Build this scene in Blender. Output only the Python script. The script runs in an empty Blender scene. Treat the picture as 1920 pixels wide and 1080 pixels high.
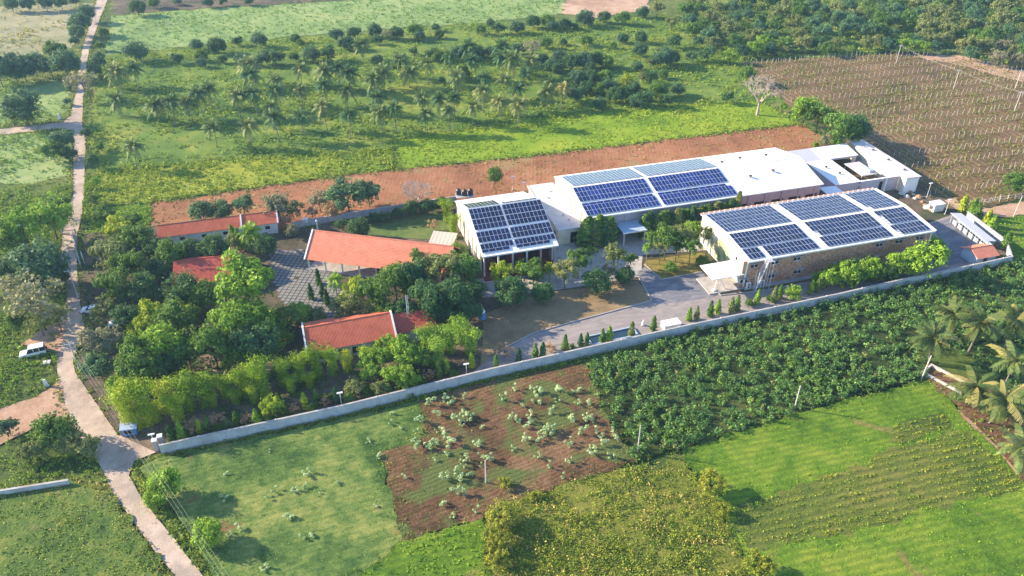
import bpy, math, random
import numpy as np
from mathutils import Matrix, Vector
from mathutils.geometry import tessellate_polygon

sc = bpy.context.scene
COL = sc.collection
R = math.radians

# ------------------------------------------------------------------ camera
CAM_H, PITCH, LENS = 105.0, 34.256, 28.0
cam_d = bpy.data.cameras.new('camera')
cam_d.lens, cam_d.sensor_width, cam_d.sensor_fit = LENS, 36.0, 'HORIZONTAL'
cam_d.clip_start, cam_d.clip_end = 1.0, 6000.0
cam = bpy.data.objects.new('camera', cam_d)
COL.objects.link(cam)
cam.location = (0, 0, CAM_H)
cam.rotation_euler = (R(90 - PITCH), 0, 0)
sc.camera = cam

# ------------------------------------------------------------------ sky, sun, exposure
SUN_ELEV, SHADOW_AZ = 24.0, -14.0          # shadows run towards this azimuth (deg from +X)
HAZE = 0.00014
SUN_STRENGTH, SKY_STRENGTH, EXPOSURE = 5.0, 0.15, 1.45
world = bpy.data.worlds.new('World'); sc.world = world; world.use_nodes = True
wn = world.node_tree; wn.nodes.clear()
sky = wn.nodes.new('ShaderNodeTexSky'); sky.sky_type = 'NISHITA'; sky.sun_disc = False
sky.sun_elevation = R(SUN_ELEV)
sx, sy = -math.cos(R(SHADOW_AZ)), -math.sin(R(SHADOW_AZ))     # horizontal direction to the sun
sky.sun_rotation = math.atan2(sx, sy)
sky.altitude = 800; sky.air_density = 1.0; sky.dust_density = 0.5; sky.ozone_density = 3.0
bg = wn.nodes.new('ShaderNodeBackground'); bg.inputs[1].default_value = SKY_STRENGTH
wo = wn.nodes.new('ShaderNodeOutputWorld')
wn.links.new(sky.outputs[0], bg.inputs[0]); wn.links.new(bg.outputs[0], wo.inputs[0])
sun_d = bpy.data.lights.new('sun', 'SUN'); sun_d.energy = SUN_STRENGTH; sun_d.angle = R(0.55)
sun_d.color = (1.0, 0.84, 0.60)
sun = bpy.data.objects.new('sun', sun_d); COL.objects.link(sun)
sd = Vector((sx * math.cos(R(SUN_ELEV)), sy * math.cos(R(SUN_ELEV)), math.sin(R(SUN_ELEV))))
sun.rotation_euler = sd.to_track_quat('Z', 'Y').to_euler()
sun.location = (-200, 250, 150)
vs = sc.view_settings
vs.view_transform = 'Standard'; vs.look = 'None'; vs.gamma = 1.0; vs.exposure = EXPOSURE; vs.use_curve_mapping = False
cy = sc.cycles
cy.max_bounces = 5; cy.diffuse_bounces = 3; cy.glossy_bounces = 2; cy.transmission_bounces = 3
cy.volume_bounces = 0; cy.transparent_max_bounces = 4
cy.use_denoising = True
try: cy.denoiser = 'OPENIMAGEDENOISE'
except Exception: pass
cy.sample_clamp_indirect = 4.0

# ------------------------------------------------------------------ survey: photograph point -> metres on the plane z
_F = LENS / 36.0 * 1920.0
_c, _s = math.cos(R(PITCH)), math.sin(R(PITCH))
def W(u, v, z=0.0):
    x, y = (u - 960) / _F, (v - 540) / _F
    dy, dz = _c - y * _s, -_s - y * _c
    t = (z - CAM_H) / dz
    return x * t, dy * t
def slant(x, y, z): return math.sqrt(x * x + y * y + (CAM_H - z) ** 2)

# ------------------------------------------------------------------ materials
class NT:
    def __init__(s, name):
        s.m = bpy.data.materials.new(name); s.m.use_nodes = True
        s.t = s.m.node_tree; s.t.nodes.clear()
    def n(s, typ, **kw):
        nd = s.t.nodes.new('ShaderNode' + typ)
        for k, v in kw.items(): setattr(nd, k, v)
        return nd
    def l(s, a, b): s.t.links.new(a, b)
    def val(s, nd, **kw):
        for k, v in kw.items(): nd.inputs[k.replace('_', ' ')].default_value = v
        return nd
    def out(s, surf=None, vol=None):
        o = s.n('OutputMaterial')
        if surf is not None: s.l(surf, o.inputs['Surface'])
        if vol is not None: s.l(vol, o.inputs['Volume'])
        return s.m
    def math(s, op, a, b=None):
        nd = s.n('Math', operation=op)
        for i, v in enumerate((a, b)):
            if v is None: continue
            if isinstance(v, (int, float)): nd.inputs[i].default_value = v
            else: s.l(v, nd.inputs[i])
        return nd.outputs[0]
    def mix(s, f, a, b, blend='MIX'):
        nd = s.n('Mix', data_type='RGBA', blend_type=blend)
        for sock, v in ((nd.inputs[0], f), (nd.inputs[6], a), (nd.inputs[7], b)):
            if isinstance(v, (int, float)): sock.default_value = v
            elif isinstance(v, tuple): sock.default_value = (*v, 1)
            else: s.l(v, sock)
        return nd.outputs[2]
    def ramp(s, f, stops):
        nd = s.n('ValToRGB'); e = nd.color_ramp.elements
        while len(e) < len(stops): e.new(0.5)
        for i, (p, c) in enumerate(stops): e[i].position = p; e[i].color = (*c, 1)
        s.l(f, nd.inputs[0]); return nd.outputs[0]
    def noise(s, vec, scale, detail=3, rough=0.6, dist=0.0):
        nd = s.n('TexNoise'); s.l(vec, nd.inputs['Vector'])
        nd.inputs['Scale'].default_value = scale; nd.inputs['Detail'].default_value = detail
        nd.inputs['Roughness'].default_value = rough; nd.inputs['Distortion'].default_value = dist
        return nd.outputs[0]

def pos(nt): return nt.n('NewGeometry').outputs['Position']
def rotated(nt, vec, deg, sx=1, sy=1):
    mp = nt.n('Mapping'); mp.inputs['Rotation'].default_value = (0, 0, R(-deg)); mp.inputs['Scale'].default_value = (1, 1, 1)
    nt.l(vec, mp.inputs[0])
    m2 = nt.n('Mapping'); m2.inputs['Scale'].default_value = (sx, sy, 1); nt.l(mp.outputs[0], m2.inputs[0])
    return m2.outputs[0]

LEAF_GAIN, SAT = 1.85, 1.1
def vivid(c, k=None):
    k = SAT if k is None else k; g = 0.3 * c[0] + 0.59 * c[1] + 0.11 * c[2]
    return tuple(max(0.004, (g + (x - g) * k) * m) for x, m in zip(c, (1.05, 1.0, 0.95)))
def ground_mat(name, cols, big=0.03, mid=0.25, fine=2.5, contrast=0.5, rows=None, rough=0.95, bump=0.6, patch=None):
    """cols: dark, mid, light. rows=(azimuth, spacing, strength, colour). patch=(scale, threshold, colour)."""
    nt = NT(name); p = pos(nt)
    a = nt.noise(p, big, 3, 0.55, 0.8); b = nt.noise(p, mid, 4, 0.65, 0.3); c = nt.noise(p, fine, 3, 0.7)
    f = nt.math('ADD', nt.math('MULTIPLY', a, 0.45), nt.math('ADD', nt.math('MULTIPLY', b, 0.35), nt.math('MULTIPLY', c, 0.3)))
    cols = [vivid(c_, 1.06) if c_[1] > c_[0] else c_ for c_ in cols]; w = 0.115 * contrast / 0.5
    col = nt.ramp(f, [(0.55 - w, cols[0]), (0.55, cols[1]), (0.55 + w, cols[2])])
    hgt = c
    if patch:
        pn = nt.noise(p, patch[0], 4, 0.6, 1.0)
        k = nt.n('MapRange'); k.inputs[1].default_value = patch[1]; k.inputs[2].default_value = patch[1] + 0.1
        nt.l(pn, k.inputs[0]); col = nt.mix(k.outputs[0], col, patch[2])
    if rows:
        az, gap, st, rc = rows
        v = rotated(nt, p, az)
        sep = nt.n('SeparateXYZ'); nt.l(v, sep.inputs[0])
        wob = nt.math('MULTIPLY', nt.noise(p, 0.35, 3), gap * 0.9)
        ph = nt.math('MULTIPLY', nt.math('ADD', sep.outputs[1], wob), 2 * math.pi / gap)
        wv = nt.math('ADD', nt.math('MULTIPLY', nt.math('SINE', ph), 0.5), 0.5)
        msk = nt.math('MULTIPLY', wv, nt.math('MULTIPLY', nt.math('MULTIPLY', nt.math('ADD', a, c), b), st * 0.9))
        col = nt.mix(msk, col, rc)
        hgt = nt.math('ADD', c, nt.math('MULTIPLY', wv, 0.25))
    bs = nt.n('BsdfPrincipled'); nt.l(col, bs.inputs['Base Color']); bs.inputs['Roughness'].default_value = rough
    bs.inputs['Specular IOR Level'].default_value = 0.1
    if bump:
        bp = nt.n('Bump'); bp.inputs['Strength'].default_value = bump; bp.inputs['Distance'].default_value = 0.25
        nt.l(hgt, bp.inputs['Height']); nt.l(bp.outputs[0], bs.inputs['Normal'])
    return nt.out(bs.outputs[0])

def leaf_mat(name, cols, trans=0.28, vary=0.25, clump=0.5):
    nt = NT(name)
    isl = nt.n('NewGeometry').outputs['Random Per Island']; ob = nt.n('ObjectInfo').outputs['Random']
    pn = nt.noise(pos(nt), clump, 2, 0.6)
    k1 = nt.n('MapRange'); k1.inputs[1].default_value = 0.32; k1.inputs[2].default_value = 0.68; nt.l(pn, k1.inputs[0])
    f = nt.math('ADD', nt.math('MULTIPLY', isl, 0.62 - vary), nt.math('ADD', nt.math('MULTIPLY', ob, vary), nt.math('MULTIPLY', k1.outputs[0], 0.38)))
    k = len(cols) - 1
    col = nt.ramp(f, [(0.08 + 0.84 * i / k, tuple(min(.9, x * LEAF_GAIN) for x in vivid(c))) for i, c in enumerate(cols)])
    bs = nt.n('BsdfPrincipled'); nt.l(col, bs.inputs['Base Color'])
    bs.inputs['Roughness'].default_value = 0.65; bs.inputs['Specular IOR Level'].default_value = 0.2
    tr = nt.n('BsdfTranslucent'); c2 = nt.mix(0.5, col, (0.22, 0.26, 0.03)); nt.l(c2, tr.inputs[0])
    mx = nt.n('MixShader'); mx.inputs[0].default_value = trans
    nt.l(bs.outputs[0], mx.inputs[1]); nt.l(tr.outputs[0], mx.inputs[2])
    return nt.out(mx.outputs[0])

def plain(name, col, rough=0.8, spec=0.3, metal=0.0, var=0.12, scale=0.8, bump=0.0, dirt=None):
    nt = NT(name); tc = nt.n('TexCoord').outputs['Object']
    n1 = nt.noise(tc, scale, 5, 0.65, 0.4)
    d = tuple(max(0, c * (1 - var * 2)) for c in col); h = tuple(min(1, c * (1 + var)) for c in col)
    c = nt.ramp(n1, [(0.3, d), (0.55, col), (0.75, h)])
    if dirt:
        n2 = nt.noise(tc, scale * 0.35, 6, 0.75, 1.5)
        k = nt.n('MapRange'); k.inputs[1].default_value = 0.52; k.inputs[2].default_value = 0.75; k.inputs[4].default_value = dirt[1]
        nt.l(n2, k.inputs[0]); c = nt.mix(k.outputs[0], c, dirt[0])
    bs = nt.n('BsdfPrincipled'); nt.l(c, bs.inputs['Base Color'])
    bs.inputs['Roughness'].default_value = rough; bs.inputs['Metallic'].default_value = metal
    bs.inputs['Specular IOR Level'].default_value = spec
    if bump:
        bp = nt.n('Bump'); bp.inputs['Strength'].default_value = bump; bp.inputs['Distance'].default_value = 0.05
        nt.l(nt.noise(tc, scale * 6, 3), bp.inputs['Height']); nt.l(bp.outputs[0], bs.inputs['Normal'])
    return nt.out(bs.outputs[0])

def sheet_mat(name, col, gap=0.9, st=0.22, dirt=(0.45, 0.4, 0.36), rough=0.55):
    """profiled metal roof sheet: ribs along local Y, streaks of dust"""
    nt = NT(name); tc = nt.n('TexCoord').outputs['Object']
    sep = nt.n('SeparateXYZ'); nt.l(tc, sep.inputs[0])
    wv = nt.math('POWER', nt.math('ABSOLUTE', nt.math('SINE', nt.math('MULTIPLY', sep.outputs[0], math.pi / gap))), 8)
    mp = nt.n('Mapping'); mp.inputs['Scale'].default_value = (1.2, 0.12, 1); nt.l(tc, mp.inputs[0])
    n1 = nt.noise(mp.outputs[0], 0.5, 5, 0.7)
    k = nt.n('MapRange'); k.inputs[1].default_value = 0.5; k.inputs[2].default_value = 0.85; k.inputs[4].default_value = 0.45; nt.l(n1, k.inputs[0])
    c = nt.mix(k.outputs[0], col, dirt)
    c = nt.mix(nt.math('MULTIPLY', wv, st), c, tuple(x * 0.5 for x in col))
    bs = nt.n('BsdfPrincipled'); nt.l(c, bs.inputs['Base Color']); bs.inputs['Roughness'].default_value = rough
    bs.inputs['Specular IOR Level'].default_value = 0.3
    bp = nt.n('Bump'); bp.inputs['Strength'].default_value = 0.4; bp.inputs['Distance'].default_value = 0.05
    nt.l(wv, bp.inputs['Height']); nt.l(bp.outputs[0], bs.inputs['Normal'])
    return nt.out(bs.outputs[0])

def tile_mat(name, col, dark, course=0.36, rib=0.28):
    nt = NT(name); tc = nt.n('TexCoord').outputs['Object']
    sep = nt.n('SeparateXYZ'); nt.l(tc, sep.inputs[0])
    fr = nt.math('FRACT', nt.math('DIVIDE', sep.outputs[1], course))
    rb = nt.math('ABSOLUTE', nt.math('SINE', nt.math('MULTIPLY', sep.outputs[0], math.pi / rib)))
    ed = nt.math('POWER', fr, 5)
    n1 = nt.noise(tc, 0.5, 5, 0.7, 0.6); n2 = nt.noise(tc, 5.0, 2, 0.5)
    f = nt.math('ADD', nt.math('MULTIPLY', n1, 0.6), nt.math('MULTIPLY', n2, 0.4))
    c = nt.ramp(f, [(0.32, dark), (0.52, col), (0.7, tuple(min(1, x * 1.2) for x in col))])
    c = nt.mix(nt.math('MULTIPLY', ed, 0.55), c, tuple(x * 0.45 for x in dark))
    bs = nt.n('BsdfPrincipled'); nt.l(c, bs.inputs['Base Color']); bs.inputs['Roughness'].default_value = 0.85
    bs.inputs['Specular IOR Level'].default_value = 0.15
    bp = nt.n('Bump'); bp.inputs['Strength'].default_value = 0.6; bp.inputs['Distance'].default_value = 0.06
    nt.l(nt.math('ADD', rb, nt.math('MULTIPLY', fr, 0.8)), bp.inputs['Height']); nt.l(bp.outputs[0], bs.inputs['Normal'])
    return nt.out(bs.outputs[0])

def rubble_mat(name):
    nt = NT(name); tc = nt.n('TexCoord').outputs['Object']
    vo = nt.n('TexVoronoi'); vo.inputs['Scale'].default_value = 2.6; nt.l(tc, vo.inputs['Vector'])
    ve = nt.n('TexVoronoi', feature='DISTANCE_TO_EDGE'); ve.inputs['Scale'].default_value = 2.6; nt.l(tc, ve.inputs['Vector'])
    sp = nt.n('SeparateColor'); nt.l(vo.outputs['Color'], sp.inputs[0])
    c = nt.ramp(sp.outputs[0], [(0.0, (0.30, 0.14, 0.075)), (0.35, (0.50, 0.27, 0.15)), (0.65, (0.60, 0.37, 0.22)), (1.0, (0.52, 0.21, 0.12))])
    big = nt.noise(tc, 0.18, 3); k = nt.n('MapRange'); k.inputs[1].default_value = 0.5; k.inputs[2].default_value = 0.7; nt.l(big, k.inputs[0])
    c = nt.mix(nt.math('MULTIPLY', k.outputs[0], 0.4), c, (0.42, 0.16, 0.13))
    e = nt.n('MapRange'); e.inputs[1].default_value = 0.0; e.inputs[2].default_value = 0.09; e.inputs[3].default_value = 1; e.inputs[4].default_value = 0
    nt.l(ve.outputs[0], e.inputs[0]); c = nt.mix(e.outputs[0], c, (0.16, 0.11, 0.085))
    bs = nt.n('BsdfPrincipled'); nt.l(c, bs.inputs['Base Color']); bs.inputs['Roughness'].default_value = 0.9
    bp = nt.n('Bump'); bp.inputs['Strength'].default_value = 1.0; bp.inputs['Distance'].default_value = 0.12
    nt.l(nt.math('MINIMUM', ve.outputs[0], 0.15), bp.inputs['Height']); nt.l(bp.outputs[0], bs.inputs['Normal'])
    return nt.out(bs.outputs[0])

def glass_mat(name, col, line, nx=6, ny=10, rough=0.12):
    """solar cells under glass; thin cell grid, each panel a slightly different blue"""
    nt = NT(name); tc = nt.n('TexCoord').outputs['Object']; ob = nt.n('ObjectInfo').outputs['Random']
    sep = nt.n('SeparateXYZ'); nt.l(tc, sep.inputs[0])
    def grid(o, n, ln):
        return nt.math('GREATER_THAN', nt.math('ABSOLUTE', nt.math('SUBTRACT', nt.math('FRACT', nt.math('MULTIPLY', o, n / ln)), 0.5)), 0.46)
    g = nt.math('MAXIMUM', grid(sep.outputs[0], nx, 0.95), grid(sep.outputs[1], ny, 1.9))
    c = nt.mix(ob, tuple(x * 0.7 for x in col), tuple(min(1, x * 1.35) for x in col))
    c = nt.mix(nt.math('MULTIPLY', g, 0.15), c, line)
    bs = nt.n('BsdfPrincipled'); nt.l(c, bs.inputs['Base Color']); bs.inputs['Roughness'].default_value = rough
    bs.inputs['Specular IOR Level'].default_value = 0.5
    return nt.out(bs.outputs[0])

def mottled_asphalt(name, a, b, wet=None):
    nt = NT(name); p = pos(nt)
    v = rotated(nt, p, 18, 0.5, 1.6)
    n1 = nt.noise(v, 0.35, 6, 0.7, 1.2); n2 = nt.noise(p, 4.0, 3, 0.7)
    f = nt.math('ADD', nt.math('MULTIPLY', n1, 0.75), nt.math('MULTIPLY', n2, 0.25))
    c = nt.ramp(f, [(0.34, a), (0.5, tuple((x + y) / 2 for x, y in zip(a, b))), (0.66, b)])
    bs = nt.n('BsdfPrincipled'); nt.l(c, bs.inputs['Base Color']); bs.inputs['Roughness'].default_value = 0.85
    bs.inputs['Specular IOR Level'].default_value = 0.25
    bp = nt.n('Bump'); bp.inputs['Strength'].default_value = 0.2; bp.inputs['Distance'].default_value = 0.03
    nt.l(n2, bp.inputs['Height']); nt.l(bp.outputs[0], bs.inputs['Normal'])
    return nt.out(bs.outputs[0])

M = {}
M['ground'] = ground_mat('ground_grass', [(0.035, 0.06, 0.02), (0.08, 0.12, 0.03), (0.17, 0.18, 0.06)], contrast=0.45, patch=(0.05, 0.62, (0.22, 0.15, 0.09)))
M['grove'] = ground_mat('grove_grass', [(0.04, 0.095, 0.024), (0.12, 0.19, 0.04), (0.29, 0.29, 0.055)], big=0.035, mid=0.14, contrast=0.6, rows=(8, 12.0, 0.5, (0.045, 0.085, 0.025)))
M['palefield'] = ground_mat('pale_green_field', [(0.09, 0.15, 0.055), (0.19, 0.27, 0.10), (0.30, 0.33, 0.16)], contrast=0.6)
M['straw'] = ground_mat('straw_field', [(0.12, 0.15, 0.065), (0.27, 0.25, 0.14), (0.38, 0.32, 0.20)], contrast=0.55, rows=(6, 16, 0.5, (0.10, 0.13, 0.06)))
M['bright'] = ground_mat('bright_meadow', [(0.07, 0.14, 0.018), (0.17, 0.26, 0.03), (0.29, 0.33, 0.05)], big=0.05, mid=0.12, contrast=0.8, rows=(10, 9.0, 0.25, (0.08, 0.15, 0.02)))
M['yellowcrop'] = ground_mat('yellow_green_crop', [(0.06, 0.11, 0.02), (0.17, 0.22, 0.035), (0.28, 0.29, 0.05)], contrast=0.45)
M['redsoil'] = ground_mat('red_soil', [(0.16, 0.068, 0.035), (0.29, 0.125, 0.065), (0.39, 0.20, 0.11)], big=0.04, mid=0.3, fine=3.5, contrast=0.7, bump=0.3, rows=(-92, 1.15, 0.3, (0.18, 0.12, 0.05)), patch=(0.07, 0.56, (0.26, 0.17, 0.08)))
M['vinesoil'] = ground_mat('vineyard_soil', [(0.085, 0.055, 0.03), (0.21, 0.11, 0.062), (0.31, 0.175, 0.105)], contrast=0.55, rows=(-74, 2.15, 1.5, (0.075, 0.09, 0.028)), patch=(0.05, 0.62, (0.15, 0.125, 0.05)))
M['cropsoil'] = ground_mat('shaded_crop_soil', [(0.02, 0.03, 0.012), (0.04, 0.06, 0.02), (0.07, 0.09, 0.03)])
M['lime'] = ground_mat('lime_green_field', [(0.035, 0.085, 0.014), (0.11, 0.19, 0.025), (0.23, 0.275, 0.05)], big=0.06, mid=0.4, fine=4, contrast=0.5, rows=(14, 1.3, 0.7, (0.045, 0.09, 0.016)), patch=(0.09, 0.60, (0.22, 0.17, 0.06)))
M['weedrow'] = ground_mat('weedy_rows', [(0.04, 0.075, 0.02), (0.105, 0.135, 0.03), (0.21, 0.185, 0.05)], contrast=0.6, rows=(15, 1.5, 1.0, (0.05, 0.075, 0.022)))
M['weeds'] = ground_mat('weed_ground', [(0.05, 0.08, 0.02), (0.13, 0.15, 0.03), (0.25, 0.21, 0.06)], contrast=0.5)
M['plough'] = ground_mat('ploughed_red_brown', [(0.05, 0.035, 0.018), (0.13, 0.068, 0.036), (0.23, 0.135, 0.072)], big=0.08, mid=0.6, contrast=0.5, rows=(28, 0.9, 0.4, (0.075, 0.065, 0.028)), patch=(0.10, 0.49, (0.09, 0.115, 0.035)))
M['mint'] = ground_mat('light_green_field', [(0.03, 0.07, 0.022), (0.10, 0.16, 0.045), (0.24, 0.26, 0.085)], big=0.07, mid=0.5, fine=4, contrast=0.45, rows=(20, 1.2, 0.25, (0.045, 0.085, 0.025)), patch=(0.10, 0.60, (0.18, 0.11, 0.05)))
M['rough'] = ground_mat('rough_grass', [(0.03, 0.065, 0.022), (0.085, 0.135, 0.035), (0.20, 0.21, 0.06)], mid=.4, contrast=0.5, patch=(0.07, 0.60, (0.25, 0.20, 0.08)))
M['drylawn'] = ground_mat('dry_lawn', [(0.15, 0.105, 0.055), (0.25, 0.175, 0.095), (0.33, 0.24, 0.14)], fine=5, contrast=0.6, bump=0.3)
M['islelawn'] = ground_mat('island_lawn', [(0.11, 0.11, 0.03), (0.22, 0.18, 0.05), (0.33, 0.24, 0.08)], mid=0.5, contrast=0.5, bump=0.3)
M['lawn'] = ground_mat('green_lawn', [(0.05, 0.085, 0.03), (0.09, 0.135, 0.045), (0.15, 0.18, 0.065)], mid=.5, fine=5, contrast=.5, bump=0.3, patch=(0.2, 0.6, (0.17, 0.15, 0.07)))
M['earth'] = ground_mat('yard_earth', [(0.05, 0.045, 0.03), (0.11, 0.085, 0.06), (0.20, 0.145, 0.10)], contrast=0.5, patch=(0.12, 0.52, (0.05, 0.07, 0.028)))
M['bareearth'] = ground_mat('bare_red_earth', [(0.28, 0.17, 0.11), (0.40, 0.25, 0.17), (0.50, 0.34, 0.24)], contrast=0.5, bump=0.3)
M['road'] = ground_mat('dusty_road', [(0.26, 0.20, 0.155), (0.41, 0.315, 0.25), (0.52, 0.415, 0.335)], big=0.08, mid=0.5, fine=4, contrast=0.55, bump=0.3, patch=(0.12, 0.54, (0.31, 0.25, 0.21)))
M['asphalt'] = mottled_asphalt('mottled_asphalt', (0.075, 0.08, 0.10), (0.26, 0.25, 0.27))
M['drive'] = mottled_asphalt('dusty_drive', (0.17, 0.155, 0.16), (0.34, 0.285, 0.26))
M['concrete'] = plain('concrete', (0.40, 0.37, 0.35), 0.85, 0.2, var=0.15, scale=0.5, dirt=((0.22, 0.17, 0.14), 0.6))
M['wallgrey'] = plain('grey_plaster', (0.46, 0.46, 0.47), 0.85, 0.2, var=0.14, scale=0.6, dirt=((0.26, 0.24, 0.23), 0.5), bump=0.2)
M['white'] = plain('white_paint', (0.78, 0.76, 0.74), 0.6, 0.3, var=0.05, dirt=((0.5, 0.46, 0.42), 0.35))
M['cream'] = plain('cream_paint', (0.74, 0.68, 0.54), 0.7, 0.3, var=0.06, scale=0.3, dirt=((0.55, 0.46, 0.32), 0.5))
M['lav'] = plain('lavender_shade_plaster', (0.52, 0.44, 0.46), 0.75, 0.25, var=0.08, scale=0.3, dirt=((0.35, 0.28, 0.27), 0.5))  # lavender shade tone of white walls, put into the colour
M['roofwhite'] = sheet_mat('white_roof_sheet', (0.80, 0.77, 0.77))
M['roofgrey'] = sheet_mat('grey_roof_sheet', (0.50, 0.49, 0.52), st=0.3)
M['flatroof'] = plain('flat_concrete_roof', (0.58, 0.54, 0.53), 0.85, 0.2, var=0.12, scale=0.25, dirt=((0.40, 0.28, 0.24), 0.7))
M['tilered'] = tile_mat('red_clay_tile', (0.53, 0.14, 0.078), (0.38, 0.085, 0.05))
M['tileorange'] = tile_mat('orange_clay_tile', (0.71, 0.25, 0.155), (0.57, 0.18, 0.11))
M['tiledark'] = tile_mat('crimson_clay_tile', (0.48, 0.10, 0.07), (0.33, 0.06, 0.045))
M['rubble'] = rubble_mat('rubble_stone')
M['navy'] = glass_mat('navy_solar_glass', (0.006, 0.014, 0.055), (0.04, 0.06, 0.12), rough=0.08)
M['royal'] = glass_mat('royal_blue_solar_glass', (0.008, 0.022, 0.13), (0.04, 0.07, 0.2))
M['alu'] = plain('aluminium_frame', (0.62, 0.66, 0.72), 0.45, 0.5, metal=0.2, var=0.03)
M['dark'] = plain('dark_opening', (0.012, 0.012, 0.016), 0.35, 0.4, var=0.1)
M['maroon'] = plain('maroon_floor', (0.20, 0.03, 0.03), 0.7, 0.3, var=0.15)
M['steel'] = plain('galvanised_steel', (0.48, 0.48, 0.50), 0.5, 0.5, metal=0.3, var=0.08)
M['darksteel'] = plain('dark_steel', (0.09, 0.09, 0.10), 0.5, 0.5, metal=0.2, var=0.1)
M['black'] = plain('black_plastic', (0.02, 0.02, 0.025), 0.45, 0.4, var=0.1)
M['blue'] = plain('blue_sheet', (0.10, 0.24, 0.42), 0.6, 0.3, var=0.12)
M['bluegrey'] = plain('blue_grey_paint', (0.33, 0.42, 0.52), 0.6, 0.3, var=0.08)
M['post'] = plain('concrete_post', (0.52, 0.48, 0.44), 0.85, 0.2, var=0.12, scale=1.5)
M['paver'] = plain('grey_paver', (0.24, 0.235, 0.23), 0.85, 0.2, var=0.25, scale=0.7)
M['bark'] = plain('bark', (0.13, 0.095, 0.07), 0.9, 0.1, var=0.3, scale=2.0, bump=0.5)
M['palebark'] = plain('pale_bark', (0.42, 0.34, 0.28), 0.85, 0.1, var=0.15, scale=2.0)
M['palmbark'] = plain('palm_bark', (0.26, 0.21, 0.17), 0.9, 0.1, var=0.25, scale=3.0)
M['rubber'] = plain('tyre_rubber', (0.02, 0.02, 0.02), 0.8, 0.2)
M['carwhite'] = plain('white_car_paint', (0.75, 0.76, 0.77), 0.25, 0.5, var=0.02)
M['carglass'] = plain('car_glass', (0.015, 0.02, 0.025), 0.08, 0.6, var=0.02)
M['lamp'] = plain('lamp_white', (0.7, 0.7, 0.7), 0.4, 0.4, var=0.02)
M['redlamp'] = plain('red_lens', (0.35, 0.02, 0.02), 0.3, 0.5, var=0.02)
M['water'] = plain('pond_water', (0.02, 0.045, 0.07), 0.12, 0.5, var=0.15)
M['clay'] = plain('clay_pot_brown', (0.36, 0.22, 0.13), 0.8, 0.2, var=0.2)
M['tin'] = sheet_mat('rusty_pale_tin', (0.52, 0.44, 0.38), gap=1.0, st=0.5, dirt=(0.30, 0.19, 0.13))
M['mural'] = ground_mat('mural', [(0.10, 0.22, 0.10), (0.42, 0.45, 0.28), (0.55, 0.30, 0.18)], big=0.5, mid=1.2, fine=3, contrast=0.45, bump=0)
# foliage
L = {}
L['dark'] = leaf_mat('leaf_dark', [(0.014, 0.04, 0.02), (0.03, 0.075, 0.03), (0.06, 0.115, 0.04)])
L['blue'] = leaf_mat('leaf_blue_green', [(0.02, 0.05, 0.034), (0.04, 0.088, 0.05), (0.08, 0.14, 0.06)])
L['mid'] = leaf_mat('leaf_mid', [(0.03, 0.065, 0.015), (0.06, 0.115, 0.025), (0.11, 0.17, 0.04)])
L['light'] = leaf_mat('leaf_light', [(0.06, 0.12, 0.02), (0.12, 0.20, 0.03), (0.19, 0.27, 0.05)])
L['yellow'] = leaf_mat('leaf_yellow', [(0.10, 0.15, 0.02), (0.19, 0.24, 0.03), (0.30, 0.31, 0.05)])
L['bamboo'] = leaf_mat('leaf_bamboo', [(0.045, 0.10, 0.012), (0.12, 0.19, 0.022), (0.24, 0.28, 0.04)])
L['olive'] = leaf_mat('leaf_olive', [(0.055, 0.08, 0.032), (0.11, 0.135, 0.05), (0.20, 0.19, 0.08)])
L['grey'] = leaf_mat('leaf_grey_brown', [(0.075, 0.085, 0.055), (0.14, 0.14, 0.09), (0.23, 0.20, 0.13)])
L['pink'] = leaf_mat('leaf_pinkish', [(0.16, 0.11, 0.07), (0.27, 0.18, 0.12), (0.36, 0.25, 0.16)])
L['pale'] = leaf_mat('leaf_pale', [(0.13, 0.19, 0.09), (0.22, 0.29, 0.15), (0.36, 0.41, 0.25)])
L['palmnear'] = leaf_mat('leaf_palm_near', [(0.018, 0.04, 0.012), (0.04, 0.06, 0.018), (0.10, 0.10, 0.035)], 0.15)
L['straggle'] = leaf_mat('leaf_straggling', [(0.08, 0.10, 0.02), (0.15, 0.17, 0.03), (0.24, 0.22, 0.05)])
L['palm'] = leaf_mat('leaf_palm', [(0.03, 0.06, 0.022), (0.07, 0.105, 0.035), (0.19, 0.175, 0.075)], 0.2)
L['palmgold'] = leaf_mat('leaf_palm_golden', [(0.10, 0.10, 0.04), (0.17, 0.16, 0.06), (0.26, 0.22, 0.09)], 0.2)
L['crop'] = leaf_mat('leaf_crop', [(0.02, 0.055, 0.02), (0.05, 0.11, 0.035), (0.13, 0.20, 0.07)], vary=0.0)
L['grass'] = leaf_mat('blade_grass', [(0.045, 0.085, 0.02), (0.10, 0.16, 0.03), (0.21, 0.23, 0.05)], vary=0.0)
L['limegrass'] = leaf_mat('blade_lime', [(0.045, 0.115, 0.014), (0.105, 0.20, 0.024), (0.22, 0.28, 0.05)], vary=0.0, clump=0.35)
L['mintgrass'] = leaf_mat('blade_mint', [(0.045, 0.11, 0.03), (0.11, 0.20, 0.055), (0.23, 0.30, 0.10)], vary=0.0, clump=0.35)
L['weed'] = leaf_mat('blade_weed', [(0.045, 0.085, 0.015), (0.115, 0.16, 0.025), (0.26, 0.25, 0.055)], vary=0.0, clump=0.3)
L['drygrass'] = leaf_mat('blade_dry', [(0.10, 0.10, 0.03), (0.22, 0.19, 0.06), (0.36, 0.29, 0.12)], vary=0.0)
L['vine'] = leaf_mat('leaf_vine', [(0.06, 0.08, 0.02), (0.12, 0.13, 0.04), (0.19, 0.17, 0.06)], vary=0.0)
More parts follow.
